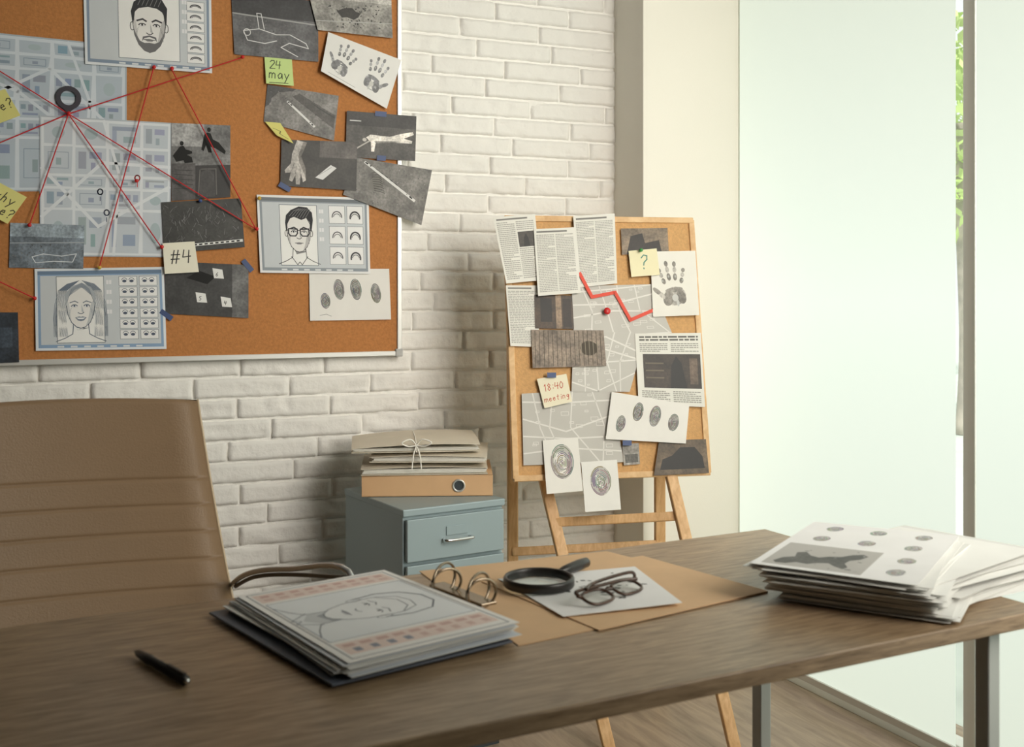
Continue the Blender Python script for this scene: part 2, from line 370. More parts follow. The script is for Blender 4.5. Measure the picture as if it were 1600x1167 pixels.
# ---------------------------------------------------------------- room shell
M_BRICK = mat("white_painted_brick", (241, 239, 234), 0.8, var=0.025, vscale=3, bump=0.9, bscale=45, detail=8)
M_PLAST = mat("cream_plaster", (240, 236, 225), 0.9, var=0.02, vscale=2, bump=0.05, bscale=200)
M_CEIL = mat("ceiling_paint", (190, 188, 184), 0.9)
M_DARKW = mat("grey_plaster", (58, 58, 60), .9)
mb = MB(); X0, X1, Z1 = -2.2, 1.723, 2.7
mb.box((X0, WALL_Y, 0), (X1+.3, WALL_Y+.15, Z1))
PH, PL = 0.0575, 0.256; row = 0; z = 0.0
while z < Z1:
    x = X0-(PL*0.5 if row % 2 else 0)-R.uniform(0, .04)
    while x < X1:
        L = PL*R.choice([1, 1, 1, .96, .9, 1.02]); a = max(x+.0028, X0); b = min(x+L-.0028, X1)
        if b-a > .02:
            lo, hi = z+.0030+R.uniform(-.0008, .0012), min(z+PH-.0030+R.uniform(-.0015, .001), Z1)
            if hi-lo < .02: break
            nx = max(3, int((b-a)/.0115)); nz = 5
            xs = [a, a+.0014]+[a+.0014+(b-a-.0028)*i/nx for i in range(1, nx)]+[b-.0014, b]
            zs = [lo, lo+.0014]+[lo+.0014+(hi-lo-.0028)*i/nz for i in range(1, nz)]+[hi-.0014, hi]
            vs = []; tilt = R.uniform(-.0028, .0028); tz = R.uniform(-.002, .002); dep = R.uniform(.0070, .0100); sd = R.uniform(0, 50)
            for j, zz in enumerate(zs):
                for i, xx in enumerate(xs):
                    e = i in (0, len(xs)-1) or j in (0, len(zs)-1)
                    n1 = noise.noise(Vector((xx*30, zz*45, sd))); n2 = noise.noise(Vector((xx*85, zz*110, sd)))
                    chip = -max(0, abs(noise.noise(Vector((xx*18, zz*30, sd+7))))-.28)*.018
                    d = -.001 if e else dep+n1*.0013+n2*.0016+chip+tilt*((xx-a)/(b-a)-.5)+tz*((zz-lo)/(hi-lo)-.5)
                    if not e and (i in (1, len(xs)-2) or j in (1, len(zs)-2)): d -= .0002+max(0, n2)*.0024
                    jx = noise.noise(Vector((zz*60, xx*60, 9)))*.0024 if (e or i in (1, len(xs)-2) or j in (1, len(zs)-2)) else 0
                    vs.append((min(xx+jx, X1), WALL_Y-max(d, -.001), zz+jx))
            w = len(xs); fs = [(j*w+i, j*w+i+1, (j+1)*w+i+1, (j+1)*w+i) for j in range(len(zs)-1) for i in range(w-1)]
            mb.add(vs, fs)
        x += L
    z += PH; row += 1
o = mb.done("wall_back", M_BRICK, kind="structure", label="white painted rough brick wall")
for p in o.data.polygons: p.use_smooth = len(p.vertices) == 4 and p.area < .01

PX0, PX1, PY = 1.723, 2.085, 2.886
mb = MB(); mb.box((PX0, PY, 0), (PX1+.2, WALL_Y+.02, 2.7), .002); mb.done("wall_corner", M_PLAST, kind="structure", label="cream plastered corner pillar")
M_FLOOR = wood("floor_laminate", (140, 120, 102), (176, 154, 132), 4, (10, 1.2, 1), 0.4)
mb = MB(); mb.box((-2.2, -2.0, -.1), (2.3, 3.2, 0)); mb.done("floor", M_FLOOR, kind="structure", label="brown wood laminate floor")
mb = MB(); mb.box((-2.2, -2.0, 2.7), (2.3, 3.2, 2.8)); mb.done("ceiling", M_CEIL, kind="structure")
mb = MB(); mb.box((-2.35, -2.0, 0), (-2.2, 3.2, 2.7)); mb.done("wall_left", M_DARKW, kind="structure")
mb = MB(); mb.box((-2.2, -2.15, 0), (2.3, -2.0, 2.7)); mb.done("wall_front", M_DARKW, kind="structure")
mb = MB(); mb.box((2.085, -2.0, 0), (2.3, -.2, 2.7)); mb.done("wall_right", M_PLAST, kind="structure")
# window: frame, mullions, glass
M_FR = mat("pale_window_frame", (236, 234, 226), 0.45)
mb = MB()
for y in (2.86, 1.9765, .93, -.18): mb.box((2.072, y-.0185, .0), (2.15, y+.0185, 2.7), .002)
mb.box((2.10, -.2, 0.0), (2.15, 2.886, .05), .002); mb.box((2.10, -.2, 2.64), (2.15, 2.886, 2.7), .002)
w1 = mb.done("window_1", M_FR, kind="structure", label="floor-to-ceiling window with pale frame")
gm = bpy.data.materials.new("window_glass"); gm.use_nodes = True; nt = gm.node_tree; nt.nodes.clear()
o1 = nt.nodes.new("ShaderNodeOutputMaterial"); mx = nt.nodes.new("ShaderNodeMixShader"); tr = nt.nodes.new("ShaderNodeBsdfTransparent"); gl = nt.nodes.new("ShaderNodeBsdfGlossy")
gl.inputs["Roughness"].default_value = .02; mx.inputs[0].default_value = .06; nt.links.new(tr.outputs[0], mx.inputs[1]); nt.links.new(gl.outputs[0], mx.inputs[2]); nt.links.new(mx.outputs[0], o1.inputs[0])
mb = MB(); mb.box((2.122, -.18, .04), (2.126, 2.86, 2.66)); mb.done("glass", gm, parent=w1)
# roller blinds: fabric emits in place of daylight, painted dimmer toward top and bottom
bm_ = bpy.data.materials.new("emissive_blind_fabric"); bm_.use_nodes = True; nt = bm_.node_tree; b = nt.nodes["Principled BSDF"]
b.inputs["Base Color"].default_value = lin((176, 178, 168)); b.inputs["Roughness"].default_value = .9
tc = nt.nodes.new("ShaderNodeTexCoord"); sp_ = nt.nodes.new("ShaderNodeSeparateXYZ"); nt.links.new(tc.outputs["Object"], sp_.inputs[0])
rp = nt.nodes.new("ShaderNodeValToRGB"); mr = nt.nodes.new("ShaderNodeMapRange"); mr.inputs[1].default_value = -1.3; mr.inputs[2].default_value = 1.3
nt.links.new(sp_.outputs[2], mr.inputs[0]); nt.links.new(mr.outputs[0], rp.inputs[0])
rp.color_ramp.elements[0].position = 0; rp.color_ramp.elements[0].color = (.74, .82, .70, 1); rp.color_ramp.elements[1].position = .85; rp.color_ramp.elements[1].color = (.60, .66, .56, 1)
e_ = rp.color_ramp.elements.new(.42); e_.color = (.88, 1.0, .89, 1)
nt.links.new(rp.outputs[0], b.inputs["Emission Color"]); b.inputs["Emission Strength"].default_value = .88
M_ALU = mat("white_metal", (215, 215, 210), .4, .2)
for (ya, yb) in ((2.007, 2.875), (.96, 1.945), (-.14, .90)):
    e = empty("roller_blind", (2.06, (ya+yb)/2, 2.6), "pale translucent fabric roller blind with emission standing in for daylight", "window blind", "roller blinds on the window")
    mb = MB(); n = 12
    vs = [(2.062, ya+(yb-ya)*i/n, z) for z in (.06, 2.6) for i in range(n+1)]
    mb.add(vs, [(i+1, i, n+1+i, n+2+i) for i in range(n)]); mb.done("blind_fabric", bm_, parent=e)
    mb = MB(); mb.tube([(2.045, ya, 2.62), (2.045, yb, 2.62)], .02, 16); mb.done("roller_tube", M_ALU, parent=e, smooth=True)
    mb = MB(); mb.box((2.055, ya, .045), (2.068, yb, .065), .002); mb.done("bottom_bar", M_ALU, parent=e)
# outside
mb = MB(); mb.box((2.35, -8, -.3), (30, 30, -.12)); mb.done("ground", mat("pale_paving", (205, 212, 200), .9, var=.1, vscale=3), kind="structure", label="pale ground outside the window")
for k, (x, y, zc, r) in enumerate([(7.6, 7.3, 2.6, 1.1), (12, 12.2, 3.2, 1.5)]):
    e = empty("tree", (x, y, -.12), "leafy green tree outside the window", "tree", "trees outside the window")
    mb = MB(); mb.tube(smooth_path([(x, y, -.12), (x+.05, y, .8), (x, y+.05, zc)]), [.08]*13, 10); mb.done("trunk", mat("bark", (170, 160, 145), .9, var=.3), parent=e, smooth=True)
    vs = []; fs = []
    for i in range(1500):
        a = R.uniform(0, 6.28); cz = R.uniform(-1, 1); rr = r*(R.random()**.33); s_ = math.sqrt(1-cz*cz)
        p = Vector((x+rr*s_*math.cos(a), y+rr*s_*math.sin(a), zc+rr*cz*.9)); d1 = Vector((R.gauss(0, 1), R.gauss(0, 1), R.gauss(0, 1))).normalized()*.08
        d2 = d1.cross(Vector((R.gauss(0, 1), R.gauss(0, 1), R.gauss(0, 1)))).normalized()*.04
        b0 = len(vs); vs += [p-d1, p+d2, p+d1, p-d2]; fs.append((b0, b0+1, b0+2, b0+3))
    l = mk("foliage", vs, fs, mat("leaf_green", (196, 218, 132), .6, var=.35, vscale=2), loc=(x, y, zc), parent=e); l["kind"] = "stuff"

# ---------------------------------------------------------------- cork board
M_CORK = mat("cork", (188, 126, 72), 0.9, var=0.12, vscale=140, bump=0.3, bscale=300)
M_CORK2 = mat("light_cork", (212, 166, 112), 0.9, var=0.1, vscale=140, bump=0.3, bscale=300)
M_BF = mat("aluminium_frame", (214, 214, 210), .35, .3)
BR_ = on_board(620, 548); bx1 = BR_.x; bz0 = BR_.z; bx0 = -.62; bz1 = 2.16
cb = empty("cork_board", (0.2, BOARD_Y+.01, bz0), "large brown cork board with slim aluminium frame on brick wall", "notice board")
mb = MB(); mb.box((bx0, BOARD_Y, bz0), (bx1, BOARD_Y+.018, bz1)); mb.done("cork_panel", M_CORK, parent=cb)
mb = MB(); fw = .014
mb.box((bx0-fw, BOARD_Y-.006, bz0-fw), (bx1+fw, BOARD_Y+.024, bz0), .002); mb.box((bx0-fw, BOARD_Y-.006, bz1), (bx1+fw, BOARD_Y+.024, bz1+fw), .002)
mb.box((bx0-fw, BOARD_Y-.006, bz0), (bx0, BOARD_Y+.024, bz1), .002); mb.box((bx1, BOARD_Y-.006, bz0), (bx1+fw, BOARD_Y+.024, bz1), .002)
mb.done("frame", M_BF, parent=cb)
for (x, z) in ((bx1+fw, bz0-fw), (bx0-fw, bz0-fw), (bx1+fw, bz1+fw), (bx0-fw, bz1+fw)):
    mb = MB(); sx = -1 if x > 0 else 1; sz = 1 if z < 1.5 else -1
    mb.box((min(x, x+sx*.018)-.002, BOARD_Y-.009, min(z, z+sz*.018)-.002), (max(x, x+sx*.018)+.002, BOARD_Y+.024, max(z, z+sz*.018)+.002), .003)
    mb.done("corner_cap", mat("grey_plastic", (185, 185, 183), .5), parent=cb)

NB = Vector((0, -1, 0)); GP = "evidence photographs pinned to the cork board"
def S_(name, q, col, label, cat, lvl=0, photo=False, lift=(0, 0, 0, 0), group=None):
    off = .0015+.0014*lvl
    if max(p[0] for p in q) > 612: off += .0055          # passes in front of the raised frame
    return Sheet(name, [on_board(u, v, off) for u, v in q], NB, col, label, cat, photo, lift, group=group)

def city_map(S, street, bld, blk, seed):
    r = random.Random(seed)
    xs = [.02]
    while xs[-1] < .84: xs.append(xs[-1]+r.uniform(.12, .3))
    ys = [.02]
    while ys[-1] < .86: ys.append(ys[-1]+r.uniform(.09, .22))
    xs[-1] = .985; ys[-1] = .985
    S.rect(.01, .01, .99, .99, street, 1)
    for i in range(len(xs)-1):
        for j in range(len(ys)-1):
            sk = r.uniform(-.012, .012)
            a, b, c, d = xs[i]+.010, xs[i+1]-.010, ys[j]+.010, ys[j+1]-.010
            if b-a < .03 or d-c < .03: continue
            S.poly([(a, c), (b, c+sk*.6), (b-abs(sk), d), (a+abs(sk)*.5, d-sk*.4)], blk, 2); k = r.random(); w, h = b-a, d-c
            def br(x0, y0, x1, y1): S.rect(a+w*x0, c+h*y0, a+w*x1, c+h*y1, tuple(v_+r.randint(-8, 8) for v_ in bld), 3)
            if k < .3: br(.1, .15, .35, .8); br(.45, .15, .85, .4); br(.5, .55, .65, .85)
            elif k < .5: S.frame(a+w*.15, c+h*.2, b-w*.15, d-h*.2, .0018, bld, 3); br(.42, .42, .6, .68)
            elif k < .75: br(.1, .12, .85, .3); br(.1, .3, .24, .85); br(.45, .55, .85, .82)
            elif k < .88:
                for q in range(4): br(.05+.24*q, .2, .05+.24*q+.16, .5+.1*(q % 2))
                br(.1, .72, .6, .86)
            else: S.ell(a+w*.5, c+h*.5, w*S.W*.22, h*S.H*.25, (174, 190, 196), 3)
    for k in range(2): S.line([(0.015, r.uniform(.1, .9)), (r.uniform(.4, .6), r.uniform(.1, .9)), (.985, r.uniform(.1, .9))], .008, street, 4)
    x_ = r.uniform(.25, .7); S.line([(x_, .015), (x_+.12, .4), (x_+.08, .985)], .007, street, 4)

S = S_("city_map", [(-95, 42), (198, 72), (198, 298), (-95, 300)], (176, 188, 198), "blue-grey printed street map pinned to the cork board", "map", 0)
city_map(S, (214, 222, 230), (144, 160, 178), (184, 196, 207), 3); S.build()
S = S_("city_map", [(62, 180), (268, 192), (266, 402), (62, 400)], (186, 195, 203), "pale grey street map with location marks on the cork board", "map", 1)
city_map(S, (226, 231, 236), (160, 173, 188), (200, 208, 216), 5)
for (x, y, c) in ((.735, .42, (190, 50, 50)), (.45, .53, (70, 80, 110)), (.5, .68, (70, 80, 110))):
    S.arc(x, y, .006, .007, .003, c, L=6); S.line([(x, y+.035), (x, y+.065)], .002, c, 6)
S.build()
# map location marker: flat teardrop with a round hole
mb = MB(); c0 = on_board(107, 153, .006); seg = 28; Ro, Ri = .030, .0185; vs = []
for (dy) in (0, -.002):
    for k in range(seg):
        a = math.pi*2*k/seg-math.pi/2; rr = Ro
        px, pz = math.cos(a)*rr, math.sin(a)*rr
        if k == 0: pz = -.047
        elif k in (1, seg-1): px *= .9; pz = -.033
        vs.append(c0+Vector((px, dy, pz)))
    for k in range(seg):
        a = math.pi*2*k/seg-math.pi/2; vs.append(c0+Vector((math.cos(a)*Ri, dy, math.sin(a)*Ri)))
fs = []
for k in range(seg):
    k2 = (k+1) % seg; o_ = 2*seg
    fs += [(k, k2, seg+k2, seg+k), (o_+k, o_+seg+k, o_+seg+k2, o_+k2), (k, o_+k, o_+k2, k2), (seg+k, seg+k2, o_+seg+k2, o_+seg+k)]
mb.add(vs, fs)
mb.done("location_marker", mat("dark_marker", (52, 48, 58), .5), label="dark teardrop location marker with round hole on map", cat="map marker")

def grid_ui(S, px, py, pw, phh, gx0, gy0, gx1, gy1, nc, nr, kind, blue, facek, fs_=.62, fy=.47):
    S.rect(.02, .03, .98, .97, blue, 1)
    S.rect(.04, .09, .96, .93, (205, 210, 214), 2); S.rect(.02, .03, .98, .075, tuple(int(c*.8) for c in blue), 2)
    S.rect(px, py, px+pw, py+phh, (242, 242, 240), 3); S.frame(px, py, px+pw, py+phh, .0015, (110, 120, 130), 4)
    S.face(px+pw/2, py+phh*fy, phh*S.H*fs_, **facek)
    dx = (gx1-gx0)/nc; dy = (gy1-gy0)/nr
    for i in range(nc):
        for j in range(nr):
            a, b, c, d = gx0+dx*i+dx*.06, gx0+dx*(i+1)-dx*.06, gy0+dy*j+dy*.07, gy0+dy*(j+1)-dy*.07
            S.rect(a, c, b, d, (240, 240, 240), 3); S.frame(a, c, b, d, .0009, (90, 98, 108), 4)
            mx_, my = (a+b)/2, (c+d)/2; w = (b-a)*S.W
            if kind == 'hair':
                h = (d-c)*S.H; v_ = (i*7+j*3) % 3
                S.arc(mx_, my+.15*(d-c), w*.3, h*.33, w*.06+w*.03*v_, (90, 90, 95), 180-10*v_, 360+10*v_, 5); S.arc(mx_, my+.15*(d-c), w*.22, h*.2, w*.05, (140, 140, 145), 190, 350, 5)
            elif kind == 'eyes':
                for q in (-1, 1):
                    S.ell(mx_+q*.2*(b-a), my, w*.12, (d-c)*S.H*.15, (80, 90, 108), 5); S.arc(mx_+q*.2*(b-a), my, w*.16, (d-c)*S.H*.35, w*.03, (80, 90, 108), 200, 340, 5)
    for k in range(8): S.rect(px+pw+.02+(k % 2)*.022, py+.05+(k//2)*.12, px+pw+.038+(k % 2)*.022, py+.1+(k//2)*.12, (235, 235, 238), 4)
    for k in range(7): S.rect(px+k*.1, .945, px+k*.1+.05, .965, (225, 228, 230), 4)
GI = "facial composite printouts on the cork board"
S = S_("facial_composite_sheet", [(130, -32), (330, -10), (331, 115), (133, 100)], (228, 232, 236), "printed facial composite of bearded man, paper sheet on cork board", "printout", 2, lift=(0, 0, .004, .002), group=GI)
grid_ui(S, .26, .07, .48, .82, .79, .12, .95, .9, 1, 6, 'hair', (136, 152, 172), dict(beard=True, bust=False), .72, .52); S.build()
S = S_("facial_composite_sheet", [(401, 304), (576, 309), (578, 428), (406, 426)], (236, 236, 236), "printed facial composite of man with glasses, sheet on cork board", "printout", 2, lift=(0, 0, .004, .006), group=GI)
grid_ui(S, .19, .12, .33, .78, .62, .1, .95, .9, 2, 3, 'hair', (150, 158, 166), dict(glasses=True)); S.build()
S = S_("facial_composite_sheet", [(54, 420), (256, 417), (260, 545), (56, 548)], (228, 234, 240), "bluish printed facial composite of long-haired woman on cork board", "printout", 2, lift=(0, 0, .003, .003), group=GI)
grid_ui(S, .16, .1, .36, .81, .63, .1, .95, .88, 2, 6, 'eyes', (140, 168, 200), dict(woman=True, ink=(66, 84, 108))); S.build()

def photo(q, label, lvl, base, lift=(0, 0, 0, 0)):
    return S_("photograph", q, base, label, "photograph", lvl, True, lift, GP)
def ruler(S, a, b, w):
    S.line([a, b], w, (232, 232, 230), 3)
    for k in range(10):
        t0, t1 = k/10+.01, k/10+.05; p = lambda t: (a[0]+(b[0]-a[0])*t, a[1]+(b[1]-a[1])*t)
        S.line([p(t0), p(t1)], w*.55, (22, 22, 22), 4)
def speck(S, n, x0, y0, x1, y1, lo, hi, s0=.0008, s1=.002):
    for k in range(n): S.ell(R.uniform(x0, x1), R.uniform(y0, y1), R.uniform(s0, s1)*1.4, R.uniform(s0, s1)*.8, (R.randint(lo, hi),)*3, 2, R.uniform(0, 3), 7)
S = photo([(361, -12), (497, 2), (497, 97), (366, 85)], "black and white photo of chalk body outline on road", 1, (84, 84, 86), (0, 0, .004, .003))
S.rect(0, 0, 1, .35, (52, 52, 54), 1, True); S.line([(0, .33), (1, .4)], .004, (165, 165, 165), 2); speck(S, 60, .02, .4, .98, .97, 60, 130)
S.line([(.12, .6), (.3, .55), (.5, .62), (.66, .6), (.85, .72), (.88, .8), (.65, .74), (.55, .82), (.75, .95)], .0022, (225, 225, 225), 3)
S.line([(.12, .6), (.16, .75), (.36, .78), (.5, .72)], .0022, (225, 225, 225), 3); S.arc(.16, .62, .009, .009, .002, (225, 225, 225), L=3); S.line([(.3, .55), (.28, .3), (.33, .3), (.36, .55)], .002, (225, 225, 225), 3); S.build()
S = photo([(478, -28), (611, -14), (613, 60), (496, 47)], "black and white photo of stains on a paved ground", 1, (128, 126, 122), (0, 0, .003, .003))
S.rect(0, 0, 1, .3, (158, 156, 152), 1, True); speck(S, 60, .2, .35, .85, .9, 40, 90, .001, .003)
S.poly([(.3, .55), (.4, .47), (.5, .45), (.54, .52), (.6, .55), (.56, .64), (.5, .7), (.42, .66), (.35, .68)], (46, 44, 42), 3, True); S.line([(0, .8), (1, .7)], .002, (180, 180, 178), 2); S.build()
S = S_("handprint_sheet", [(513, 50), (627, 94), (604, 170), (500, 112)], (236, 235, 232), "white paper sheet with two inky handprints on cork board", "paper", 3, lift=(0, .002, .002, .01))
S.hand(.27, .52, .095, .25, 1, (112, 112, 114)); S.hand(.72, .5, .095, .15, -1, (112, 112, 114)); S.line([(.1, .93), (.5, .94)], .001, (150, 150, 150), 2); S.build()
S = photo([(418, 132), (529, 150), (521, 220), (412, 190)], "black and white photo of ruler beside tracks on asphalt", 1, (108, 106, 104), (0, .003, .005, 0))
S.poly([(0, 0), (.4, 0), (0, .6)], (64, 64, 64), 1, True); S.poly([(.45, .1), (.98, .45), (.98, .75), (.35, .2)], (74, 72, 70), 1, True); ruler(S, (.3, .35), (.7, .8), .006); speck(S, 50, .05, .1, .95, .95, 50, 150)
S.line([(.45, .25), (.9, .6)], .004, (52, 52, 52), 2, True); S.line([(.5, .2), (.97, .5)], .004, (52, 52, 52), 2, True); S.build()
S = photo([(542, 173), (650, 182), (648, 252), (540, 245)], "black and white photo of a light figure lying on road", 1, (72, 70, 68), (0, .004, .004, 0))
S.rect(0, 0, 1, .3, (52, 50, 50), 1, True); speck(S, 50, .02, .3, .98, .97, 45, 110)
S.poly([(.28, .55), (.34, .48), (.62, .5), (.78, .42), (.95, .36), (.97, .42), (.82, .52), (.95, .56), (.94, .62), (.7, .62), (.42, .66), (.4, .85), (.36, .85), (.35, .64)], (188, 184, 178), 3, True)
S.poly([(.4, .62), (.7, .59), (.8, .6), (.7, .62), (.42, .66)], (110, 108, 104), 4, True)
S.ell(.26, .6, .006, .005, (205, 200, 195), 3); S.line([(.35, .6), (.15, .8)], .004, (190, 185, 180), 3); S.line([(.05, .2), (.2, .2)], .003, (210, 210, 210), 3); S.build()
S = photo([(440, 218), (558, 222), (556, 298), (438, 290)], "black and white photo of a hand and small evidence bag", 4, (54, 52, 50), (0, .002, .004, 0))
S.rect(.5, 0, 1, .35, (84, 80, 78), 1, True)
S.poly([(.2, .0), (.33, .05), (.26, .35), (.32, .6), (.33, .85), (.29, .9), (.26, .7), (.25, .95), (.2, .95), (.19, .75), (.15, .9), (.11, .87), (.13, .7), (.06, .72), (.05, .66), (.13, .5), (.14, .3)], (158, 154, 150), 3, True)
S.poly([(.28, .04), (.33, .05), (.26, .35), (.32, .6), (.33, .85), (.3, .7), (.24, .5), (.22, .35)], (112, 108, 104), 4, True)
for (a, b) in (((.19, .72), (.2, .55)), ((.25, .7), (.245, .55)), ((.14, .66), (.17, .5))): S.line([a, b], .0012, (80, 78, 76), 5)
S.poly([(.45, .78), (.65, .5), (.73, .56), (.55, .82)], (228, 228, 228), 3); S.line([(.5, .72), (.66, .55)], .001, (120, 120, 120), 4); S.build()
S = photo([(558, 246), (674, 266), (657, 352), (536, 304)], "black and white photo of shoe print beside measuring ruler", 0, (104, 102, 99), (0, .006, .008, 0))
speck(S, 90, .03, .05, .97, .95, 60, 165)
S.ell(.33, .5, .018, .027, (132, 130, 126), 2, .4)
for k in range(9): S.line([(.24+.012*k, .3+.045*k), (.31+.016*k, .25+.05*k), (.36+.014*k, .3+.045*k)], .0016, (66, 64, 62), 3)
ruler(S, (.12, .08), (.85, .62), .007); S.build()
S = photo([(268, 192), (360, 196), (360, 308), (268, 314)], "black and white photo of figures at a crime scene", 2, (100, 100, 100))
S.rect(0, .0, .55, .3, (138, 138, 138), 1, True); S.rect(.4, .55, 1, 1, (34, 32, 32), 2, True)
S.poly([(.02, .42), (.08, .36), (.14, .3), (.2, .29), (.24, .34), (.34, .36), (.35, .39), (.26, .41), (.34, .44), (.36, .51), (.22, .52), (.2, .48), (.08, .5)], (20, 20, 20), 3); S.ell(.17, .26, .005, .006, (24, 24, 24), 4)
S.poly([(.5, .34), (.55, .14), (.6, .11), (.66, .12), (.7, .2), (.8, .24), (.92, .36), (.9, .4), (.74, .32), (.66, .3), (.68, .38), (.62, .38), (.58, .28), (.54, .36)], (20, 20, 20), 3); S.ell(.63, .07, .005, .006, (24, 24, 24), 4)
S.rect(.0, .52, .4, 1, (72, 70, 70), 2, True); S.line([(.45, .95), (.48, .6), (.75, .6), (.76, .95)], .003, (110, 108, 106), 3)
S.poly([(.46, .98), (.5, .64), (.6, .6), (.72, .64), (.74, .98)], (60, 58, 58), 3, True)
for k in range(5): S.line([(.05, .6+.06*k), (.35, .62+.06*k)], .0015, (50, 48, 48), 3)
S.build()
S = photo([(252, 316), (376, 310), (382, 386), (256, 396)], "dark black and white photo of grass with ruler", 3, (54, 54, 52), (0, .003, .004, 0))
for k in range(170):
    x, y = R.uniform(.02, .95), R.uniform(.05, .8); S.line([(x, y), (x+R.uniform(-.05, .05), y+R.uniform(.03, .12))], .0009, (R.randint(20, 160),)*3, 2)
ruler(S, (.3, .88), (.97, .86), .007); S.build()
S = photo([(258, 408), (388, 414), (388, 497), (257, 490)], "dark black and white photo with numbered evidence markers", 1, (54, 54, 54), (0, .003, .003, 0))
S.rect(.8, 0, 1, 1, (90, 90, 90), 1, True); S.poly([(.25, .3), (.4, .15), (.6, .25), (.5, .4)], (20, 20, 20), 2)
for (x, y, t) in ((.62, .15, '6'), (.42, .62, '5'), (.72, .68, '4')):
    S.poly([(x-.06, y-.06), (x+.06, y-.04), (x+.08, y+.13), (x-.04, y+.13)], (236, 236, 234), 3); S.write(t, x-.02, y+.09, .01, .0014, (30, 30, 30), 4)
S.build()
S = photo([(16, 348), (132, 352), (130, 420), (14, 418)], "grey-blue photo of chalk outline and road markings", 2, (104, 112, 120), (0, .002, .003, 0))
S.rect(0, 0, 1, .3, (134, 144, 152), 1, True); S.line([(.0, .45), (1, .4)], .002, (175, 182, 188), 2); speck(S, 40, .02, .45, .98, .97, 80, 140)
S.line([(.3, .75), (.45, .68), (.7, .72), (.9, .66), (.85, .85), (.6, .84), (.35, .88), (.3, .75)], .0018, (225, 230, 234), 3)
S.build()
S = photo([(-70, 488), (28, 488), (30, 566), (-70, 570)], "dark blue-grey photograph at the edge of cork board", 6, (52, 58, 66)); S.rect(.5, .3, .9, .7, (66, 74, 84), 1, True); S.build()
S = S_("fingerprint_sheet", [(483, 420), (608, 420), (610, 499), (484, 501)], (236, 234, 229), "white sheet with four ink fingerprints on cork board", "paper", 1, lift=(0, 0, .006, .003))
for (x, y, rx, ry) in ((.19, .62, .0135, .022), (.36, .4, .015, .029), (.57, .4, .016, .03), (.82, .48, .0145, .028)): S.fingerprint(x, y, rx, ry, -.12, (66, 66, 66), 7)
S.line([(.12, .9), (.2, .88), (.26, .92)], .001, (120, 120, 120), 2); S.build()
# sticky notes
GN = "handwritten sticky notes on the cork board"
S = S_("sticky_note", [(413, 88), (456, 92), (458, 135), (415, 131)], (204, 226, 150), "pale green sticky note handwritten 24 may", "sticky note", 3, lift=(0, 0, .008, .008), group=GN)
S.write('24', .17, .42, .022, .0022, (52, 66, 50)); S.write('may', .12, .78, .026, .0022, (52, 66, 50)); S.line([(.12, .95), (.8, .93)], .0018, (52, 66, 50), 3); S.build()
S = S_("sticky_note", [(414, 190), (438, 192), (457, 225), (432, 212)], (226, 220, 130), "folded yellow sticky note with handwriting", "sticky note", 5, lift=(0, 0, .012, .004), group=GN)
S.line([(.2, .4), (.6, .5), (.4, .7), (.8, .85)], .0015, (60, 60, 50), 3); S.build()
S = S_("sticky_note", [(254, 380), (304, 377), (310, 425), (257, 428)], (238, 234, 216), "cream sticky note handwritten number 4", "sticky note", 6, lift=(0, 0, .008, .006), group=GN)
S.write('#4', .2, .68, .034, .0028, (50, 48, 46)); S.build()
S = S_("sticky_note", [(-32, 152), (8, 139), (32, 181), (-8, 196)], (226, 220, 136), "yellow sticky note with handwritten question", "sticky note", 4, lift=(0, 0, .008, .006), group=GN)
S.write('he?', .2, .64, .024, .0022, (60, 58, 44)); S.build()
S = S_("sticky_note", [(-14, 278), (42, 308), (12, 350), (-42, 322)], (226, 220, 138), "yellow sticky note handwritten why he", "sticky note", 4, lift=(0, 0, .008, .006), group=GN)
S.write('why', .26, .46, .024, .0024, (60, 58, 44)); S.write('he?', .46, .84, .023, .0024, (60, 58, 44)); S.build()

def strip(name, q, planef, m, label, cat, group=None):
    c = [planef(u, v) for u, v in q]; n = (c[1]-c[0]).cross(c[3]-c[0]).normalized()
    if n.dot(CAM-c[0]) < 0: n = -n
    vs = c+[p-n*.0003 for p in c]
    return mk(name, vs, [(0, 3, 2, 1), (4, 5, 6, 7), (0, 1, 5, 4), (1, 2, 6, 5), (2, 3, 7, 6), (3, 0, 4, 7)], m, loc=sum(c, Vector())/4, label=label, cat=cat, group=group)
M_TAPE = mat("blue_tape", (50, 72, 120), .5, var=.1)
GT = "blue tape pieces holding photographs"
for (u, v, a, l) in ((387, 415, 50, 22), (260, 492, 35, 22), (445, 292, 30, 20), (595, 178, 5, 18), (596, 247, 5, 14)):
    a = math.radians(a); dx, dy = math.cos(a)*l/2, math.sin(a)*l/2; nx, ny = -math.sin(a)*4, math.cos(a)*4
    o_ = .0125 if u > 460 else (.0095 if u > 440 else .0065)
    strip("adhesive_tape", [(u-dx-nx, v-dy-ny), (u+dx-nx, v+dy-ny), (u+dx+nx, v+dy+ny), (u-dx+nx, v-dy+ny)], lambda a_, b_: on_board(a_, b_, o_), M_TAPE, "small strip of dark blue adhesive tape", "tape", GT)
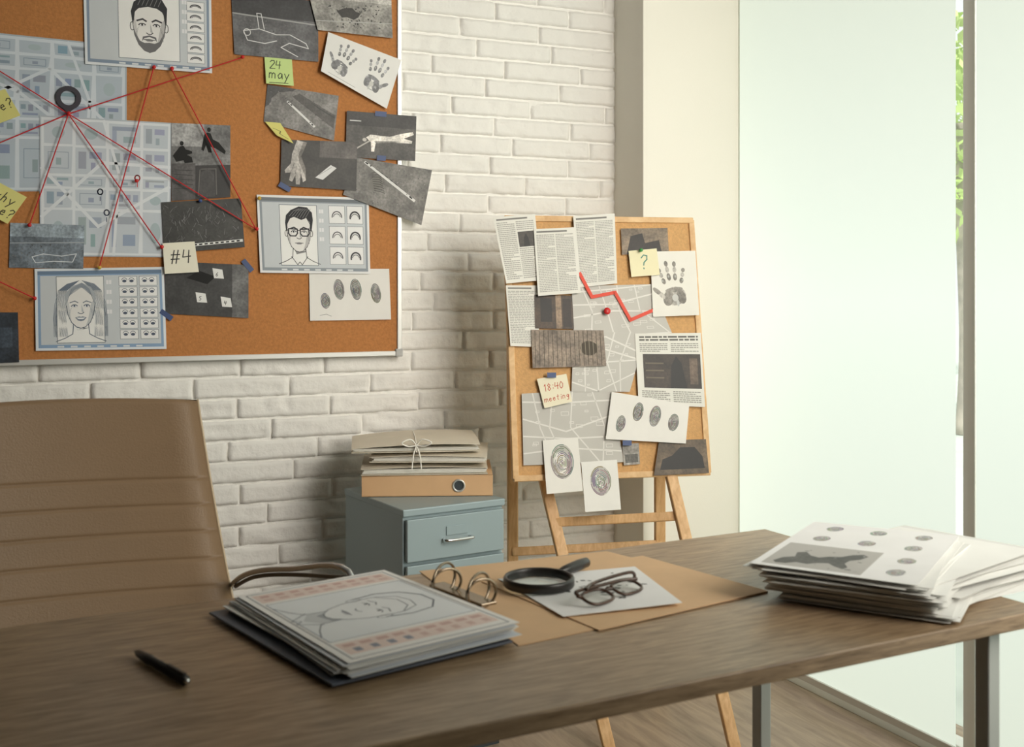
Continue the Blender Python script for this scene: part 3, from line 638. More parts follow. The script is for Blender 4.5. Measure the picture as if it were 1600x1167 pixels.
# strings
M_STR = mat("red_string", (206, 40, 46), .7, bump=.4, bscale=900)
for k, (a, b) in enumerate((((107, 178), (-60, 74)), ((107, 178), (-60, 248)), ((107, 178), (378, 90)), ((107, 178), (400, 358)), ((107, 178), (252, 386)),
               ((107, 178), (46, 352)), ((240, 106), (155, 418)), ((268, 108), (400, 358)), ((-60, 412), (54, 466)))):
    mb = MB(); o_ = .0135+.0009*k; mb.tube([on_board(*a, o_), on_board(*b, o_)], .0015, 8)
    mb.done("red_string", M_STR, label="taut red string connecting evidence on cork board", cat="string", group="red strings linking evidence")
def pin(P, n, m, label, s=1.0):
    mb = MB(); mb.lathe(P, n, [(.0001, -.004), (.0005, 0), (.0035*s, .002), (.004*s, .003), (.0025*s, .0045), (.0022*s, .008), (.0045*s, .010), (.005*s, .012), (.004*s, .0135), (.0001, .014)], 14)
    mb.done("push_pin", m, label=label, cat="push pin", smooth=True, group="push pins")
M_PR = mat("red_pin", (200, 36, 36), .3); M_PY = mat("yellow_pin", (206, 170, 70), .3); M_PG = mat("green_pin", (70, 150, 80), .3); M_PB = mat("blue_pin", (60, 80, 130), .3)
for (u, v, m, t) in ((107, 178, M_PR, "red"), (155, 418, M_PY, "yellow"), (404, 310, M_PY, "yellow"), (400, 358, M_PR, "red"), (213, 283, M_PR, "red"), (312, 314, M_PB, "blue"), (378, 90, M_PR, "red"), (240, 106, M_PR, "red"), (268, 108, M_PR, "red"), (252, 386, M_PR, "red"), (46, 352, M_PR, "red"), (54, 466, M_PR, "red")):
    pin(on_board(u, v, .007), NB, m, t+" plastic push pin in the cork board")

# ---------------------------------------------------------------- easel
ea = FW*F+RT*9100; ER = Vector((ea.x, ea.y, 0)).normalized(); EN = Vector((-ER.y, ER.x, 0))
LEAN = math.radians(11); EU = UPV*math.cos(LEAN)+EN*math.sin(LEAN); EF = ER.cross(EU).normalized()
if EF.dot(CAM-at(947, 545, 3.0)) < 0: EF = -EF
EC = at(947, 545, 3.0)
def on_easel(u, v, off=0): return hit(u, v, EC+EF*off, EF)
cs = [on_easel(*p) for p in ((785, 340), (1080, 340), (1112, 740), (806, 752))]
ctr = sum(cs, Vector())/4
bw = ((cs[1]-cs[0]).dot(ER)+(cs[2]-cs[3]).dot(ER))/2; bh = ((cs[0]-cs[3]).dot(EU)+(cs[1]-cs[2]).dot(EU))/2
es = empty("easel", (ctr.x, ctr.y, 0), "wooden easel with cork notice board leaning near brick wall", "easel")
mb = MB(); mb.obox(ctr-EF*.006, ER, EU, EF, bw/2-.01, bh/2-.01, .006); mb.done("cork_panel", M_CORK2, parent=es)
mb = MB(); t = .011
mb.obox(ctr+EU*(bh/2-t/2)-EF*.006, ER, EU, EF, bw/2, t*.75, .011, .002); mb.obox(ctr-EU*(bh/2-t/2)-EF*.006, ER, EU, EF, bw/2, t*.75, .011, .002)
mb.obox(ctr+ER*(bw/2-t/2)-EF*.006, ER, EU, EF, t*.75, bh/2-.004, .0105, .002); mb.obox(ctr-ER*(bw/2-t/2)-EF*.006, ER, EU, EF, t*.75, bh/2-.004, .0105, .002)
mb.done("frame", M_FRAMEW, parent=es)
def leg(p, q, name="leg", w=.015, d=.010):
    p = Vector(p); q = Vector(q); ax = (q-p); L = ax.length; ax.normalize(); x = (ER-ax*ER.dot(ax)).normalized(); y = ax.cross(x)
    mb = MB(); mb.obox((p+q)/2, x, y, ax, w, d, L/2, .003); mb.done(name, M_EASEL, parent=es)
def to_floor(a, b):
    t = a.z/(a.z-b.z); return a+(b-a)*t*0.9985
a = at(836, 690, 3.02); b = at(879, 868, 2.93); fl = to_floor(a, b); leg(a, fl)
a2 = at(1036, 690, 3.00); b2 = at(1071, 840, 2.92); fr = to_floor(a2, b2); leg(a2, fr)
a3 = at(800, 380, 3.16); b3 = at(801, 870, 3.2); leg(a3, to_floor(a3, b3))
a4 = at(1030, 380, 3.16); b4 = at(1031, 850, 3.24); leg(a4, to_floor(a4, b4))
leg(at(868, 816, 2.955), at(1062, 806, 2.945), "crossbar", .008, .012)
leg(at(800, 862, 3.19), at(1034, 850, 3.235), "crossbar", .008, .012)
leg(at(800, 700, 3.175), at(1031, 700, 3.21), "crossbar", .008, .012)
leg(a3+Vector((0, 0, -.02)), on_easel(810, 400, -.02), "bracket", .01, .008); leg(a4+Vector((0, 0, -.02)), on_easel(1040, 400, -.02), "bracket", .01, .008)
leg(at(838, 715, 3.01)-EF*.0, on_easel(835, 720, -.018), "bracket", .008, .008)

GE = "papers pinned to the easel board"
def E_(name, q, col, label, cat, lvl=0, photo=False, lift=(0, 0, 0, 0)):
    off = .0065+.0014*lvl
    return Sheet(name, [on_easel(u, v, off) for u, v in q], EF, col, label, cat, photo, lift, group=GE)
NW = (232, 230, 222)
def news(q, label, lvl, lift, pic=None, rows=44, cols=2):
    S = E_("newspaper_cutting", q, NW, label, "newspaper clipping", lvl, False, lift)
    S.rect(.06, .035, .8, .06, (130, 128, 124), 2)
    for c in range(cols):
        x0 = .05+c*.92/cols; x1 = x0+.92/cols-.03
        S.text_rows(x0, .09, x1, .96, rows, (174, 171, 165))
    if pic:
        x0, y0, x1, y1 = pic; S.rect(x0-.02, y0-.015, x1+.02, y1+.015, NW, 3); S.rect(x0, y0, x1, y1, (64, 60, 56), 4, True)
        S.poly([(x0+(x1-x0)*.3, y1), (x0+(x1-x0)*.35, y0+(y1-y0)*.4), (x0+(x1-x0)*.5, y0+(y1-y0)*.15), (x0+(x1-x0)*.62, y0+(y1-y0)*.4), (x0+(x1-x0)*.7, y1)], (30, 28, 26), 5, True)
    return S.build()
news([(770, 340), (836, 334), (846, 438), (790, 444)], "newspaper cutting with small photo pinned to easel board", 2, (.004, 0, .003, .01), (.52, .25, .92, .48), 30)
news([(834, 358), (898, 355), (907, 458), (840, 463)], "text-only newspaper cutting pinned to easel board", 5, (0, 0, .004, .006), None, 34)
news([(895, 338), (960, 334), (964, 443), (905, 449)], "newspaper cutting at the top edge of easel board", 3, (.003, .003, .002, .001), None, 38)
news([(790, 446), (840, 446), (843, 542), (797, 541)], "narrow newspaper cutting pinned to easel board", 0, (.002, 0, 0, .006), None, 32, 1)
def ephoto(q, label, lvl, base, lift=(0, 0, 0, 0)): return E_("photograph", q, base, label, "photograph", lvl, True, lift)
S = ephoto([(835, 460), (894, 462), (897, 514), (836, 513)], "dark photo of a doorway pinned to easel", 1, (66, 54, 44)); S.rect(.55, 0, .7, 1, (130, 112, 94), 1, True); S.rect(.15, .1, .45, .8, (36, 30, 26), 1, True); S.rect(.74, .1, .95, .95, (44, 34, 28), 1, True); S.build()
S = ephoto([(970, 357), (1043, 356), (1045, 393), (972, 398)], "dark photo strip pinned to easel", 0, (108, 96, 82)); S.poly([(.1, 1), (.2, .3), (.45, .2), (.5, .6), (.8, .5), (.85, 1)], (40, 34, 30), 1, True); S.build()
S = E_("sticky_note", [(982, 392), (1026, 388), (1030, 430), (986, 433)], (240, 232, 194), "pale yellow sticky note with handwritten question mark", "sticky note", 3, lift=(0, 0, .006, .004)); S.write('?', .35, .72, .038, .003, (66, 130, 120)); S.build()
S = E_("handprint_sheet", [(1016, 393), (1086, 392), (1091, 493), (1020, 495)], (238, 235, 226), "white paper with inky handprint pinned to easel", "paper", 2, lift=(0, .003, .008, .002))
S.hand(.47, .53, .125, -.12, 1, (116, 112, 106)); S.build()
def easel_map(q, label, lvl, seed):
    S = E_("street_map", q, (200, 197, 190), label, "map", lvl); r = random.Random(seed)
    for k in range(4):
        y = .12+.24*k; S.line([(.01, y), (.45, min(.99, y+r.uniform(-.12, .22))), (.99, max(.01, min(.99, y+r.uniform(-.25, .25))))], .004, (232, 229, 223), 3)
    for k in range(4):
        x = .12+.22*k; S.line([(x, .01), (min(.98, x+r.uniform(-.08, .15)), .5), (min(.98, max(.02, x+r.uniform(0, .25))), .99)], .0035, (230, 227, 221), 3)
    for k in range(24):
        x, y = r.uniform(.05, .85), r.uniform(.05, .88); a = r.uniform(.02, .05); S.frame(x, y, x+a*1.6, y+a, .0012, (234, 231, 225), 2)
    return S
S = easel_map([(893, 447), (1018, 444), (1050, 520), (897, 530)], "upper part of grey street map on easel", 0, 4); S.build()
S = easel_map([(896, 520), (1010, 518), (984, 612), (893, 612)], "grey street map sheet on easel board", 1, 8); S.build()
S = easel_map([(815, 615), (955, 608), (975, 722), (818, 727)], "grey street map in lower corner of easel board", 0, 11); S.build()
S = ephoto([(830, 515), (943, 516), (947, 572), (832, 575)], "sepia photo of shoe prints in dirt pinned to easel", 3, (116, 104, 92), (0, 0, .003, .003))
for k in range(16): S.line([(.05+.06*k, .03), (.04+.06*k, .97)], .0014, (80, 72, 62), 1)
S.ell(.78, .5, .024, .02, (84, 76, 66), 2)
for k in range(6): S.line([(.62+.055*k, .3), (.62+.055*k, .7)], .0016, (150, 140, 124), 3)
S.build()
S = E_("newspaper_cutting", [(992, 521), (1095, 520), (1101, 636), (998, 632)], NW, "newspaper article with dark photo pinned to easel", "newspaper clipping", 2, lift=(0, 0, .003, 0))
S.text_rows(.06, .04, .95, .12, 2, (110, 108, 104), fill=.6); S.text_rows(.06, .14, .48, .27, 5, (160, 157, 150)); S.text_rows(.53, .14, .95, .27, 5, (160, 157, 150))
S.rect(.1, .29, .97, .76, (56, 48, 42), 3, True); S.poly([(.5, .76), (.52, .45), (.6, .32), (.68, .42), (.75, .76)], (24, 20, 18), 4, True); S.rect(.8, .35, .92, .7, (88, 76, 66), 4, True)
for k in range(3): S.line([(.14, .42+.1*k), (.4, .42+.1*k)], .004, (122, 114, 102), 4)
S.text_rows(.06, .8, .48, .96, 6, (160, 157, 150)); S.text_rows(.53, .8, .95, .96, 6, (160, 157, 150)); S.build()
S = E_("sticky_note", [(839, 592), (885, 584), (893, 628), (850, 638)], (240, 232, 206), "cream sticky note handwritten 18:40 meeting in orange", "sticky note", 3, lift=(0, 0, .008, .006))
S.write('18:40', .15, .46, .018, .0017, (196, 84, 60)); S.write('meeting', .06, .82, .0148, .0015, (196, 84, 60)); S.build()
S = E_("fingerprint_sheet", [(956, 612), (1077, 632), (1071, 693), (946, 686)], (236, 233, 227), "white sheet with four fingerprints pinned to easel", "paper", 6, lift=(0, 0, .003, .003))
for (x, y, rx, ry) in ((.16, .65, .0125, .021), (.36, .35, .014, .025), (.58, .4, .0155, .029), (.82, .5, .0145, .025)): S.fingerprint(x, y, rx, ry, .12, (76, 74, 70), 7)
S.build()
S = E_("fingerprint_sheet", [(848, 688), (903, 684), (910, 767), (853, 772)], (238, 235, 228), "small white card with single large fingerprint", "paper", 3, lift=(0, 0, .006, .01)); S.fingerprint(.5, .42, .031, .045, 0, (104, 100, 96), 11, (196, 193, 187)); S.build()
S = E_("fingerprint_sheet", [(908, 722), (964, 718), (969, 796), (913, 800)], (238, 236, 230), "small white card with round fingerprint hanging below board", "paper", 4, lift=(0, 0, .008, .01)); S.fingerprint(.5, .4, .028, .038, 0, (104, 100, 96), 10, (196, 193, 187)); S.build()
S = ephoto([(972, 694), (998, 692), (1000, 725), (975, 727)], "tiny grey photo pinned to easel", 1, (130, 126, 120)); S.rect(.1, .5, .9, .9, (80, 78, 74), 1, True); S.build()
S = ephoto([(1030, 688), (1103, 686), (1107, 739), (1021, 743)], "dark photo of parked car silhouette pinned to easel", 2, (88, 76, 62), (0, 0, .004, .004))
S.poly([(.1, .85), (.12, .55), (.3, .45), (.45, .22), (.75, .22), (.9, .5), (.93, .85)], (28, 24, 22), 1, True); S.build()
# red route line + pins on easel
mb = MB(); rt = [on_easel(u, v, .0095) for u, v in ((905, 428), (925, 464), (961, 457), (985, 500), (1022, 484))]
rt = [p+EF*.006 if i == 0 else p+EF*.001 for i, p in enumerate(rt)]
for i in range(4):
    d = (rt[i+1]-rt[i]).normalized(); s_ = d.cross(EF).normalized(); c = (rt[i]+rt[i+1])/2
    mb.obox(c, d, s_, s_.cross(d), (rt[i+1]-rt[i]).length/2+.003, .0045, .0006)
mb.done("route_ribbon", mat("red_ribbon", (226, 74, 50), .6), label="bold red route line over street map on easel", cat="ribbon")
pin(on_easel(947, 487, .008), EF, M_PR, "red push pin in the easel board", 1.9)
pin(on_easel(1000, 392, .012), EF, M_PG, "green push pin in the easel board")
for (u, v) in ((862, 586), (980, 692)):
    strip("adhesive_tape", [(u-7, v-4), (u+7, v-4), (u+7, v+4), (u-7, v+4)], lambda a_, b_: on_easel(a_, b_, .018), M_TAPE, "small strip of dark blue adhesive tape", "tape", GT)

# ---------------------------------------------------------------- filing cabinet
M_CAB = mat("blue_grey_metal", (152, 168, 172), .45, .1, var=.03, vscale=3)
M_CABD = mat("dark_gap", (60, 66, 70), .7); M_CHR = mat("chrome", (225, 225, 225), .15, 1.0)
cr = FW*F+RT*2800; CR = Vector((cr.x, cr.y, 0)).normalized(); CN = Vector((-CR.y, CR.x, 0))
CF = at(630, 797, 2.7); CH = CF.z; CWd, CDp = .287, .35; CO = Vector((CF.x, CF.y, 0))
def cabp(x, y, z): return CO+CR*x+CN*y+Vector((0, 0, z))
cc = cabp(CWd/2, CDp/2, 0)
ce = empty("filing_cabinet", cc, "small blue-grey metal drawer cabinet against brick wall", "filing cabinet")
mb = MB(); mb.obox(cabp(CWd/2, CDp/2+.004, CH/2+.01), CR, CN, UPV, CWd/2-.002, CDp/2-.004, CH/2-.02, .002); mb.done("body", M_CAB, parent=ce)
mb = MB(); mb.obox(cabp(CWd/2, CDp/2, CH-.009), CR, CN, UPV, CWd/2+.001, CDp/2+.001, .009, .003); mb.done("top", M_CAB, parent=ce)
mb = MB(); mb.obox(cabp(CWd/2, CDp/2, .015), CR, CN, UPV, CWd/2-.01, CDp/2-.01, .0149); mb.done("plinth", M_CABD, parent=ce)
z = CH-.022
while z > .12:
    h = .108; d = empty("drawer", cabp(CWd/2, 0, z-h/2), None, None); d.parent = ce; d.location = cabp(CWd/2, 0, z-h/2)-cc
    def padd(mb, name, m, **kw):
        ob = mb.done(name, m, **kw); w = ob.location.copy(); ob.parent = d; ob.location = w-(ce.location+d.location); return ob
    mb = MB(); mb.obox(cabp(CWd/2, -.002, z-h/2), CR, CN, UPV, CWd/2-.007, .006, h/2-.0025, .002); padd(mb, "drawer_front", M_CAB)
    mb = MB(); hz = z-h*.55
    mb.tube(smooth_path([cabp(CWd/2-.036, -.008, hz), cabp(CWd/2-.034, -.026, hz), cabp(CWd/2+.034, -.026, hz), cabp(CWd/2+.036, -.008, hz)], 6), .004, 8); padd(mb, "handle", M_CHR, smooth=True, label="chrome bar handle")
    mb = MB(); mb.obox(cabp(CWd/2, -.0095, hz+.02), CR, CN, UPV, .03, .0015, .011, .0006); padd(mb, "label_holder", M_CAB)
    z -= h+.004

# binder + folders on cabinet
def slab(name, c, X, Y, Z, hx, hy, hz, m, bev, **kw):
    mb = MB(); mb.obox(c, X, Y, Z, hx, hy, hz, bev); return mb.done(name, m, **kw)
M_KRAFT = mat("tan_card", (216, 180, 140), .7, var=.04, vscale=20); M_GREY = mat("cream_card", (214, 204, 186), .75, var=.05, vscale=15); M_PG_ = mat("page_block", (238, 235, 226), .8, var=.04, vscale=60)
b1 = hit(565, 777, Vector((0, 0, CH)), UPV); b2_ = hit(770, 775, Vector((0, 0, CH)), UPV)
BX = (b2_-b1).normalized(); BY = Vector((-BX.y, BX.x, 0)); BL = (b2_-b1).length; TH = .054; z0 = CH+.001
bc = (b1+b2_)/2+BY*.13; bc.z = z0
be = empty("lever_arch_binder", bc, "tan lever arch binder lying on the metal cabinet", "binder")
M_BIN = mat("tan_binder", (220, 178, 134), .6, var=.03, vscale=20)
mb = MB(); mb.obox(bc+UPV*.0015, BX, BY, UPV, BL/2, .13, .0015, .0006); mb.obox(bc+UPV*(TH-.0015), BX, BY, UPV, BL/2, .13, .0015, .0006); mb.obox(bc-BY*.1285+UPV*TH/2, BX, BY, UPV, BL/2, .0015, TH/2, .0006); mb.done("cover", M_BIN, parent=be)
mb = MB(); mb.obox(bc+BY*.005+UPV*TH*.45, BX, BY, UPV, BL/2-.012, .11, TH*.38); mb.done("page_block", M_PG_, parent=be)
rc = bc+BX*(BL*.24)-BY*.1302+UPV*TH*.5
mb = MB(); rp_ = [rc-BY*.0015+BX*.0145*math.cos(a)+UPV*.0145*math.sin(a) for a in [k*math.pi/14 for k in range(28)]]
mb.tube(rp_, .0026, 8, closed=True); mb.done("finger_ring", mat("bright_metal", (220, 218, 212), .3, .6), parent=be, smooth=True, label="round chrome finger ring")
mb = MB(); mb.lathe(rc, -BY, [(.0125, .0003), (.0001, .0003)], 24); mb.done("finger_hole", M_CABD, parent=be)

def folder(cx_px, z, L, W, th, rot, m, label, sag, npg=5, yoff=.12):
    """folder: flat bottom leaf, arched curling top leaf that droops over the front edge, loose pages between"""
    c = hit(cx_px, 777, Vector((0, 0, CH)), UPV); c = c+BY*yoff; c.z = z
    X = (Matrix.Rotation(rot, 3, 'Z') @ BX); Y = Vector((-X.y, X.x, 0))
    e = empty("document_folder", c, label, "folder", "folders stacked on the cabinet")
    mb = MB(); N = 18; K = 7
    for up in (0, 1):
        vs = []
        for dz in (0, .0014):
            for i in range(N+1):
                for j in range(K+1):
                    t_ = i/N; y_ = j/K
                    if up: h_ = (th+sag(t_))*(1-.35*(1-y_)**4)
                    else: h_ = 0
                    vs.append(c+X*(t_-.5)*L+Y*((y_-.5)*W-(.004 if not up and j == 0 else 0))+UPV*(h_+dz))
        fs = []; w_ = K+1; B = (N+1)*w_
        for i in range(N):
            for j in range(K):
                a = i*w_+j; fs += [(a, a+1, a+w_+1, a+w_), (B+a, B+a+w_, B+a+w_+1, B+a+1)]
            a = i*w_; fs += [(a, a+w_, B+a+w_, B+a), (a+K, B+a+K, B+a+w_+K, a+w_+K)]
        for j in range(K): fs += [(j, B+j, B+j+1, j+1), (N*w_+j, N*w_+j+1, B+N*w_+j+1, B+N*w_+j)]
        mb.add(vs, fs)
    mb.done("cover", m, parent=e)
    mb = MB()
    for q in range(npg):
        zz = .0016+(th*.68-.002)*(q+.5)/npg
        mb.obox(c+UPV*(zz+.0006)+X*R.uniform(-.003, .006)+Y*R.uniform(-.002, .003), Matrix.Rotation(R.uniform(-.012, .012), 3, 'Z') @ X, Y, UPV, L/2-.005, W/2-.003, (th*.68-.002)/npg*.38)
    mb.done("loose_pages", M_PG_, parent=e)
    return e, c, X, Y
z = CH+TH+.0022
M_G2 = mat("ivory_card", (222, 212, 194), .75, var=.04, vscale=15)
folder(661, z, .325, .22, .021, .03, M_GREY, "cream cardboard folder stuffed with papers", lambda t: .007*math.sin(t*3.1)+.002*t); z += .0315
folder(672, z, .30, .22, .019, -.05, M_G2, "ivory cardboard folder with visible page edges", lambda t: .005*math.sin(t*3.1)); z += .0262
e3, c3, X3, Y3 = folder(645, z, .33, .215, .014, .08, M_G2, "top cream folder tied with white string", lambda t: .009*math.sin(t*3.1)**.7+.010*t)
mb = MB(); tp = c3+UPV*.024
for s_ in (-1, 1):
    mb.tube(smooth_path([tp-Y3*.11-UPV*.007, tp-Y3*.118+X3*.015*s_+UPV*.010, tp-Y3*.125+X3*.038*s_+UPV*.002, tp-Y3*.118+X3*.02*s_-UPV*.008, tp-Y3*.112-UPV*.006]), .0018, 6)
    mb.tube(smooth_path([tp-Y3*.112-UPV*.006, tp-Y3*.122+X3*.008*s_-UPV*.030, tp-Y3*.124+X3*.012*s_-UPV*.065]), .0017, 6)
mb.tube(smooth_path([tp-Y3*.112-UPV*.006, tp-Y3*.115-UPV*.024]), .0017, 6); mb.tube(smooth_path([tp+Y3*.1+UPV*.005, tp+UPV*.005, tp-Y3*.06+UPV*.003, tp-Y3*.11-UPV*.006]), .0015, 6)
mb.done("string_tie", mat("white_string", (246, 242, 232), .8), parent=e3, smooth=True, label="white string bow")

# ---------------------------------------------------------------- desk
FC = on_desk(1195, 826); dd = FW*F+RT*3300; DX = Vector((dd.x, dd.y, 0)).normalized(); DY = Vector((-DX.y, DX.x, 0))
DL, DW = 1.95, .540; dc = FC-DX*DL/2-DY*DW/2; base = Vector((dc.x, dc.y, 0))
de = empty("desk", base, "wood-grain desk with slim pale metal legs", "desk")
me_o = slab("tabletop", Vector((0, 0, 0)), (1, 0, 0), (0, 1, 0), (0, 0, 1), DL/2, DW/2, .010, M_DESK, .002, parent=None)
me_o.parent = de; me_o.location = (0, 0, DZ-.010); me_o.rotation_euler = (0, 0, math.atan2(DX.y, DX.x))
M_LEG = mat("pale_grey_metal", (192, 194, 190), .35, .3)
def dpt(x, y, z): return base+DX*x+DY*y+Vector((0, 0, z))
for sx in (-1, 1):
    for sy in (-1, 1):
        mb = MB(); mb.obox(dpt(sx*(DL/2-.05), sy*(DW/2-.05), (DZ-.020)/2), DX, DY, UPV, .011, .011, (DZ-.0205)/2, .002); mb.done("leg", M_LEG, parent=de, label="slim pale grey metal leg")
    mb = MB(); mb.obox(dpt(sx*(DL/2-.05), 0, DZ-.036), DX, DY, UPV, .010, DW/2-.062, .012, .002); mb.done("crossbar", M_LEG, parent=de)
mb = MB(); mb.obox(dpt(0, .1, DZ-.038), DX, DY, UPV, DL/2-.06, .010, .014, .002); mb.done("rail", M_LEG, parent=de)

def dquad(name, q, h, m, th, label, cat, group=None):
    c = [on_desk(u, v, h) for u, v in q]; n = UPV; vs = c+[p-n*th for p in c]
    return mk(name, vs, [(0, 3, 2, 1), (4, 5, 6, 7), (0, 1, 5, 4), (1, 2, 6, 5), (2, 3, 7, 6), (3, 0, 4, 7)], m, loc=sum(c, Vector())/4, label=label, cat=cat, group=group)
fc = on_desk(920, 935, 0)
fe = empty("kraft_folder", fc, "open tan kraft paper folder lying on desk", "folder")
for (q, h) in (([(655, 892), (948, 861), (1200, 925), (810, 1008)], .0012), ([(752, 908), (1004, 868), (1200, 923), (936, 984)], .0026)):
    ob = dquad("folder_leaf", q, h, M_KRAFT, .0011, None, None); w = ob.location.copy(); ob.parent = fe; ob.location = w-fe.location
S = Sheet("evidence_sheet", [on_desk(u, v, .0038) for u, v in ((778, 904), (992, 887), (1066, 946), (880, 964))], UPV, (238, 238, 238), "white paper with dark ink blots on kraft folder", "paper", th=.0006, lift=(0, .002, .004, .001))
for k in range(34):
    x, y = R.gauss(.55, .14), R.gauss(.5, .18); S.ell(x, y, R.uniform(.002, .007), R.uniform(.0015, .004), (R.randint(60, 150),)*3, 1+k % 3, R.uniform(0, 3))
S.build()

# ring binder with papers
TQ = [(370, 931), (600, 890), (812, 972), (545, 1036)]
HT = .024
tq = [on_desk(u, v, HT) for u, v in TQ]
def flat(p, z): return Vector((p.x, p.y, DZ+z))
tc_ = sum(tq, Vector())/4
rb = empty("ring_binder", flat(tc_, .004), "open ring binder with grey-blue cover and metal rings on desk", "binder")
M_COV = mat("grey_blue_cover", (84, 92, 106), .5)
ux = (tq[2]-tq[1]).normalized(); uy = (tq[1]-tq[0]).normalized()
cc_ = flat(tc_, .0055)
mb = MB(); mb.obox(cc_-ux*.004-uy*.020, ux, uy, UPV, .160, .116, .0014, .0006); mb.done("cover", M_COV, parent=rb)
M_BRZ = mat("worn_steel", (150, 136, 118), .25, 1.0)
mech = on_desk(722, 928, .0105)
mb = MB(); mb.obox(mech, ux, uy, UPV, .06, .012, .002, .001); mb.done("ring_plate", M_BRZ, parent=rb)
for (u, v) in ((694, 917), (748, 934)):
    c = on_desk(u, v, .018)
    for (sgn, nm) in ((1, "ring"), (-1, "ring")):
        pts = []; vx = (uy*.9+ux*(-.42 if sgn > 0 else .05)).normalized()
        if sgn < 0: c = c+ux*.006
        for k in range(24):
            a = 2*math.pi*k/24; pts.append(c+vx*math.cos(a)*(.028 if sgn > 0 else .022)+UPV*math.sin(a)*(.021 if sgn > 0 else .018)+UPV*(.010 if sgn > 0 else .007))
        mb = MB(); mb.tube(pts, .0019, 8, closed=True); mb.done(nm, M_BRZ, parent=rb, smooth=True, label="bronze-toned metal binder ring")
GSB = "loose sheets in the ring binder"
for k in range(13):
    z = .0083+k*.00115; t_ = 1-k/13; r = R.uniform(-.08, .06)*t_+R.uniform(-.012, .012); sh = Vector((R.uniform(-.008, .008), R.uniform(-.008, .008), 0))*(.4+t_)+(-uy*.010-ux*.004)*t_
    q = [(p-tc_) for p in tq]; Mx = Matrix.Rotation(r, 3, 'Z'); q = [Mx @ p+tc_+sh for p in q]; q = [flat(p, z) for p in q]
    Sx = Sheet("paper_sheet", q, UPV, (230, 230, 228) if k % 3 else (206, 212, 220), "white printed sheet in the ring binder", "paper", th=.0006, group=GSB); Sx.build()
S = Sheet("composite_drawing_sheet", [tq[1], tq[2], tq[3], tq[0]], UPV, (244, 242, 240), "printed sketch page with pink bands in ring binder", "paper", th=.0005)
S.frame(.03, .04, .97, .96, .0016, (120, 124, 130), 1)
S.rect(.05, .06, .17, .94, (236, 216, 208), 1); S.rect(.8, .06, .93, .94, (236, 216, 208), 1)
for k in range(9):
    S.rect(.07, .09+k*.095, .10, .145+k*.095, (214, 178, 170), 2); S.rect(.12, .09+k*.095, .15, .15+k*.095, (220, 192, 184), 2)
    S.rect(.82, .09+k*.095, .85, .155+k*.095, (214, 180, 172), 2); S.rect(.87, .09+k*.095, .91, .13+k*.095, (150, 152, 166) if k > 4 else (218, 188, 180), 2)
S.rect(.2, .06, .77, .94, (234, 237, 240), 1); S.frame(.2, .06, .77, .94, .0012, (120, 130, 142), 2)
S.face(.485, .5, .118, ink=(104, 110, 120), skin=(238, 240, 242), bust=True, sketch=True)
S.build()

# right paper stack
c4 = on_desk(1172, 880, .05); c3_ = on_desk(1440, 915, .05)
sx_ = (c3_-c4).normalized(); sx_.z = 0; sy_ = Vector((-sx_.y, sx_.x, 0))
def rect_q(c, a, z, w=.21, l=.297):
    X = Matrix.Rotation(a, 3, 'Z') @ sx_; Y = Vector((-X.y, X.x, 0)); c = flat(c, z)
    return [c-X*w/2+Y*l/2, c+X*w/2+Y*l/2, c+X*w/2-Y*l/2, c-X*w/2-Y*l/2]
sc_ = c4+sx_*.105+sy_*.1485
GS = "loose paper sheets piled on the desk"
N = 46
for k in range(N-1):
    t_ = k/(N-1); z = .0012+.0462*t_
    side = (1-t_)**.8
    far = (k % 3 == 0 and k < 38)
    shift = DX*(.045*side+R.uniform(-.012, .012)+(.08+R.uniform(0, .03) if far else 0))+DY*R.uniform(-.013, .013)+DY*(-.012)*side
    ang = R.uniform(-.1, .09)+(R.uniform(-.5, -.3) if far else 0)
    c = sc_+shift
    q = rect_q(c, ang, z); g = R.randint(222, 244)
    Sx = Sheet("paper_sheet", q, UPV, (g, g, g-3), "white sheet in a messy pile on the desk", "paper", th=.0005, group=GS, lift=(R.uniform(0, .0012), R.uniform(0, .0012), R.uniform(0, .0012), R.uniform(0, .0012)) if t_ < .93 else (0, 0, 0, 0)); Sx.build()
S = Sheet("fingerprint_photo_sheet", rect_q(sc_, 0, .0495), UPV, (240, 240, 240), "printed sheet with dark photo and fingerprints atop paper pile", "paper", th=.0004, lift=(.002, .004, .0, .001))
S.rect(.05, .52, .66, .96, (186, 184, 180), 1)
bl = [(.1, .9), (.13, .82), (.19, .78), (.17, .7), (.22, .67), (.27, .73), (.33, .75), (.38, .71), (.45, .69), (.5, .63), (.56, .6), (.6, .63), (.57, .7), (.52, .74), (.51, .8), (.55, .86), (.53, .9), (.47, .87), (.42, .83), (.36, .85), (.31, .89), (.24, .88), (.19, .92), (.13, .93)]
S.poly(bl, (74, 72, 70), 2, True)
for k in range(16): S.ell(R.uniform(.1, .62), R.uniform(.56, .94), R.uniform(.001, .004), R.uniform(.001, .002), (R.randint(90, 165),)*3, 3, R.uniform(0, 3))
for i in range(3):
    for j in range(2): S.fingerprint(.2+.3*i, .13+.24*j, .0115, .017, .1, (120, 120, 118), 6, (206, 205, 202))
for (x, y) in ((.83, .62), (.83, .84)): S.fingerprint(x, y, .0115, .017, .1, (120, 120, 118), 6, (206, 205, 202))
S.build()

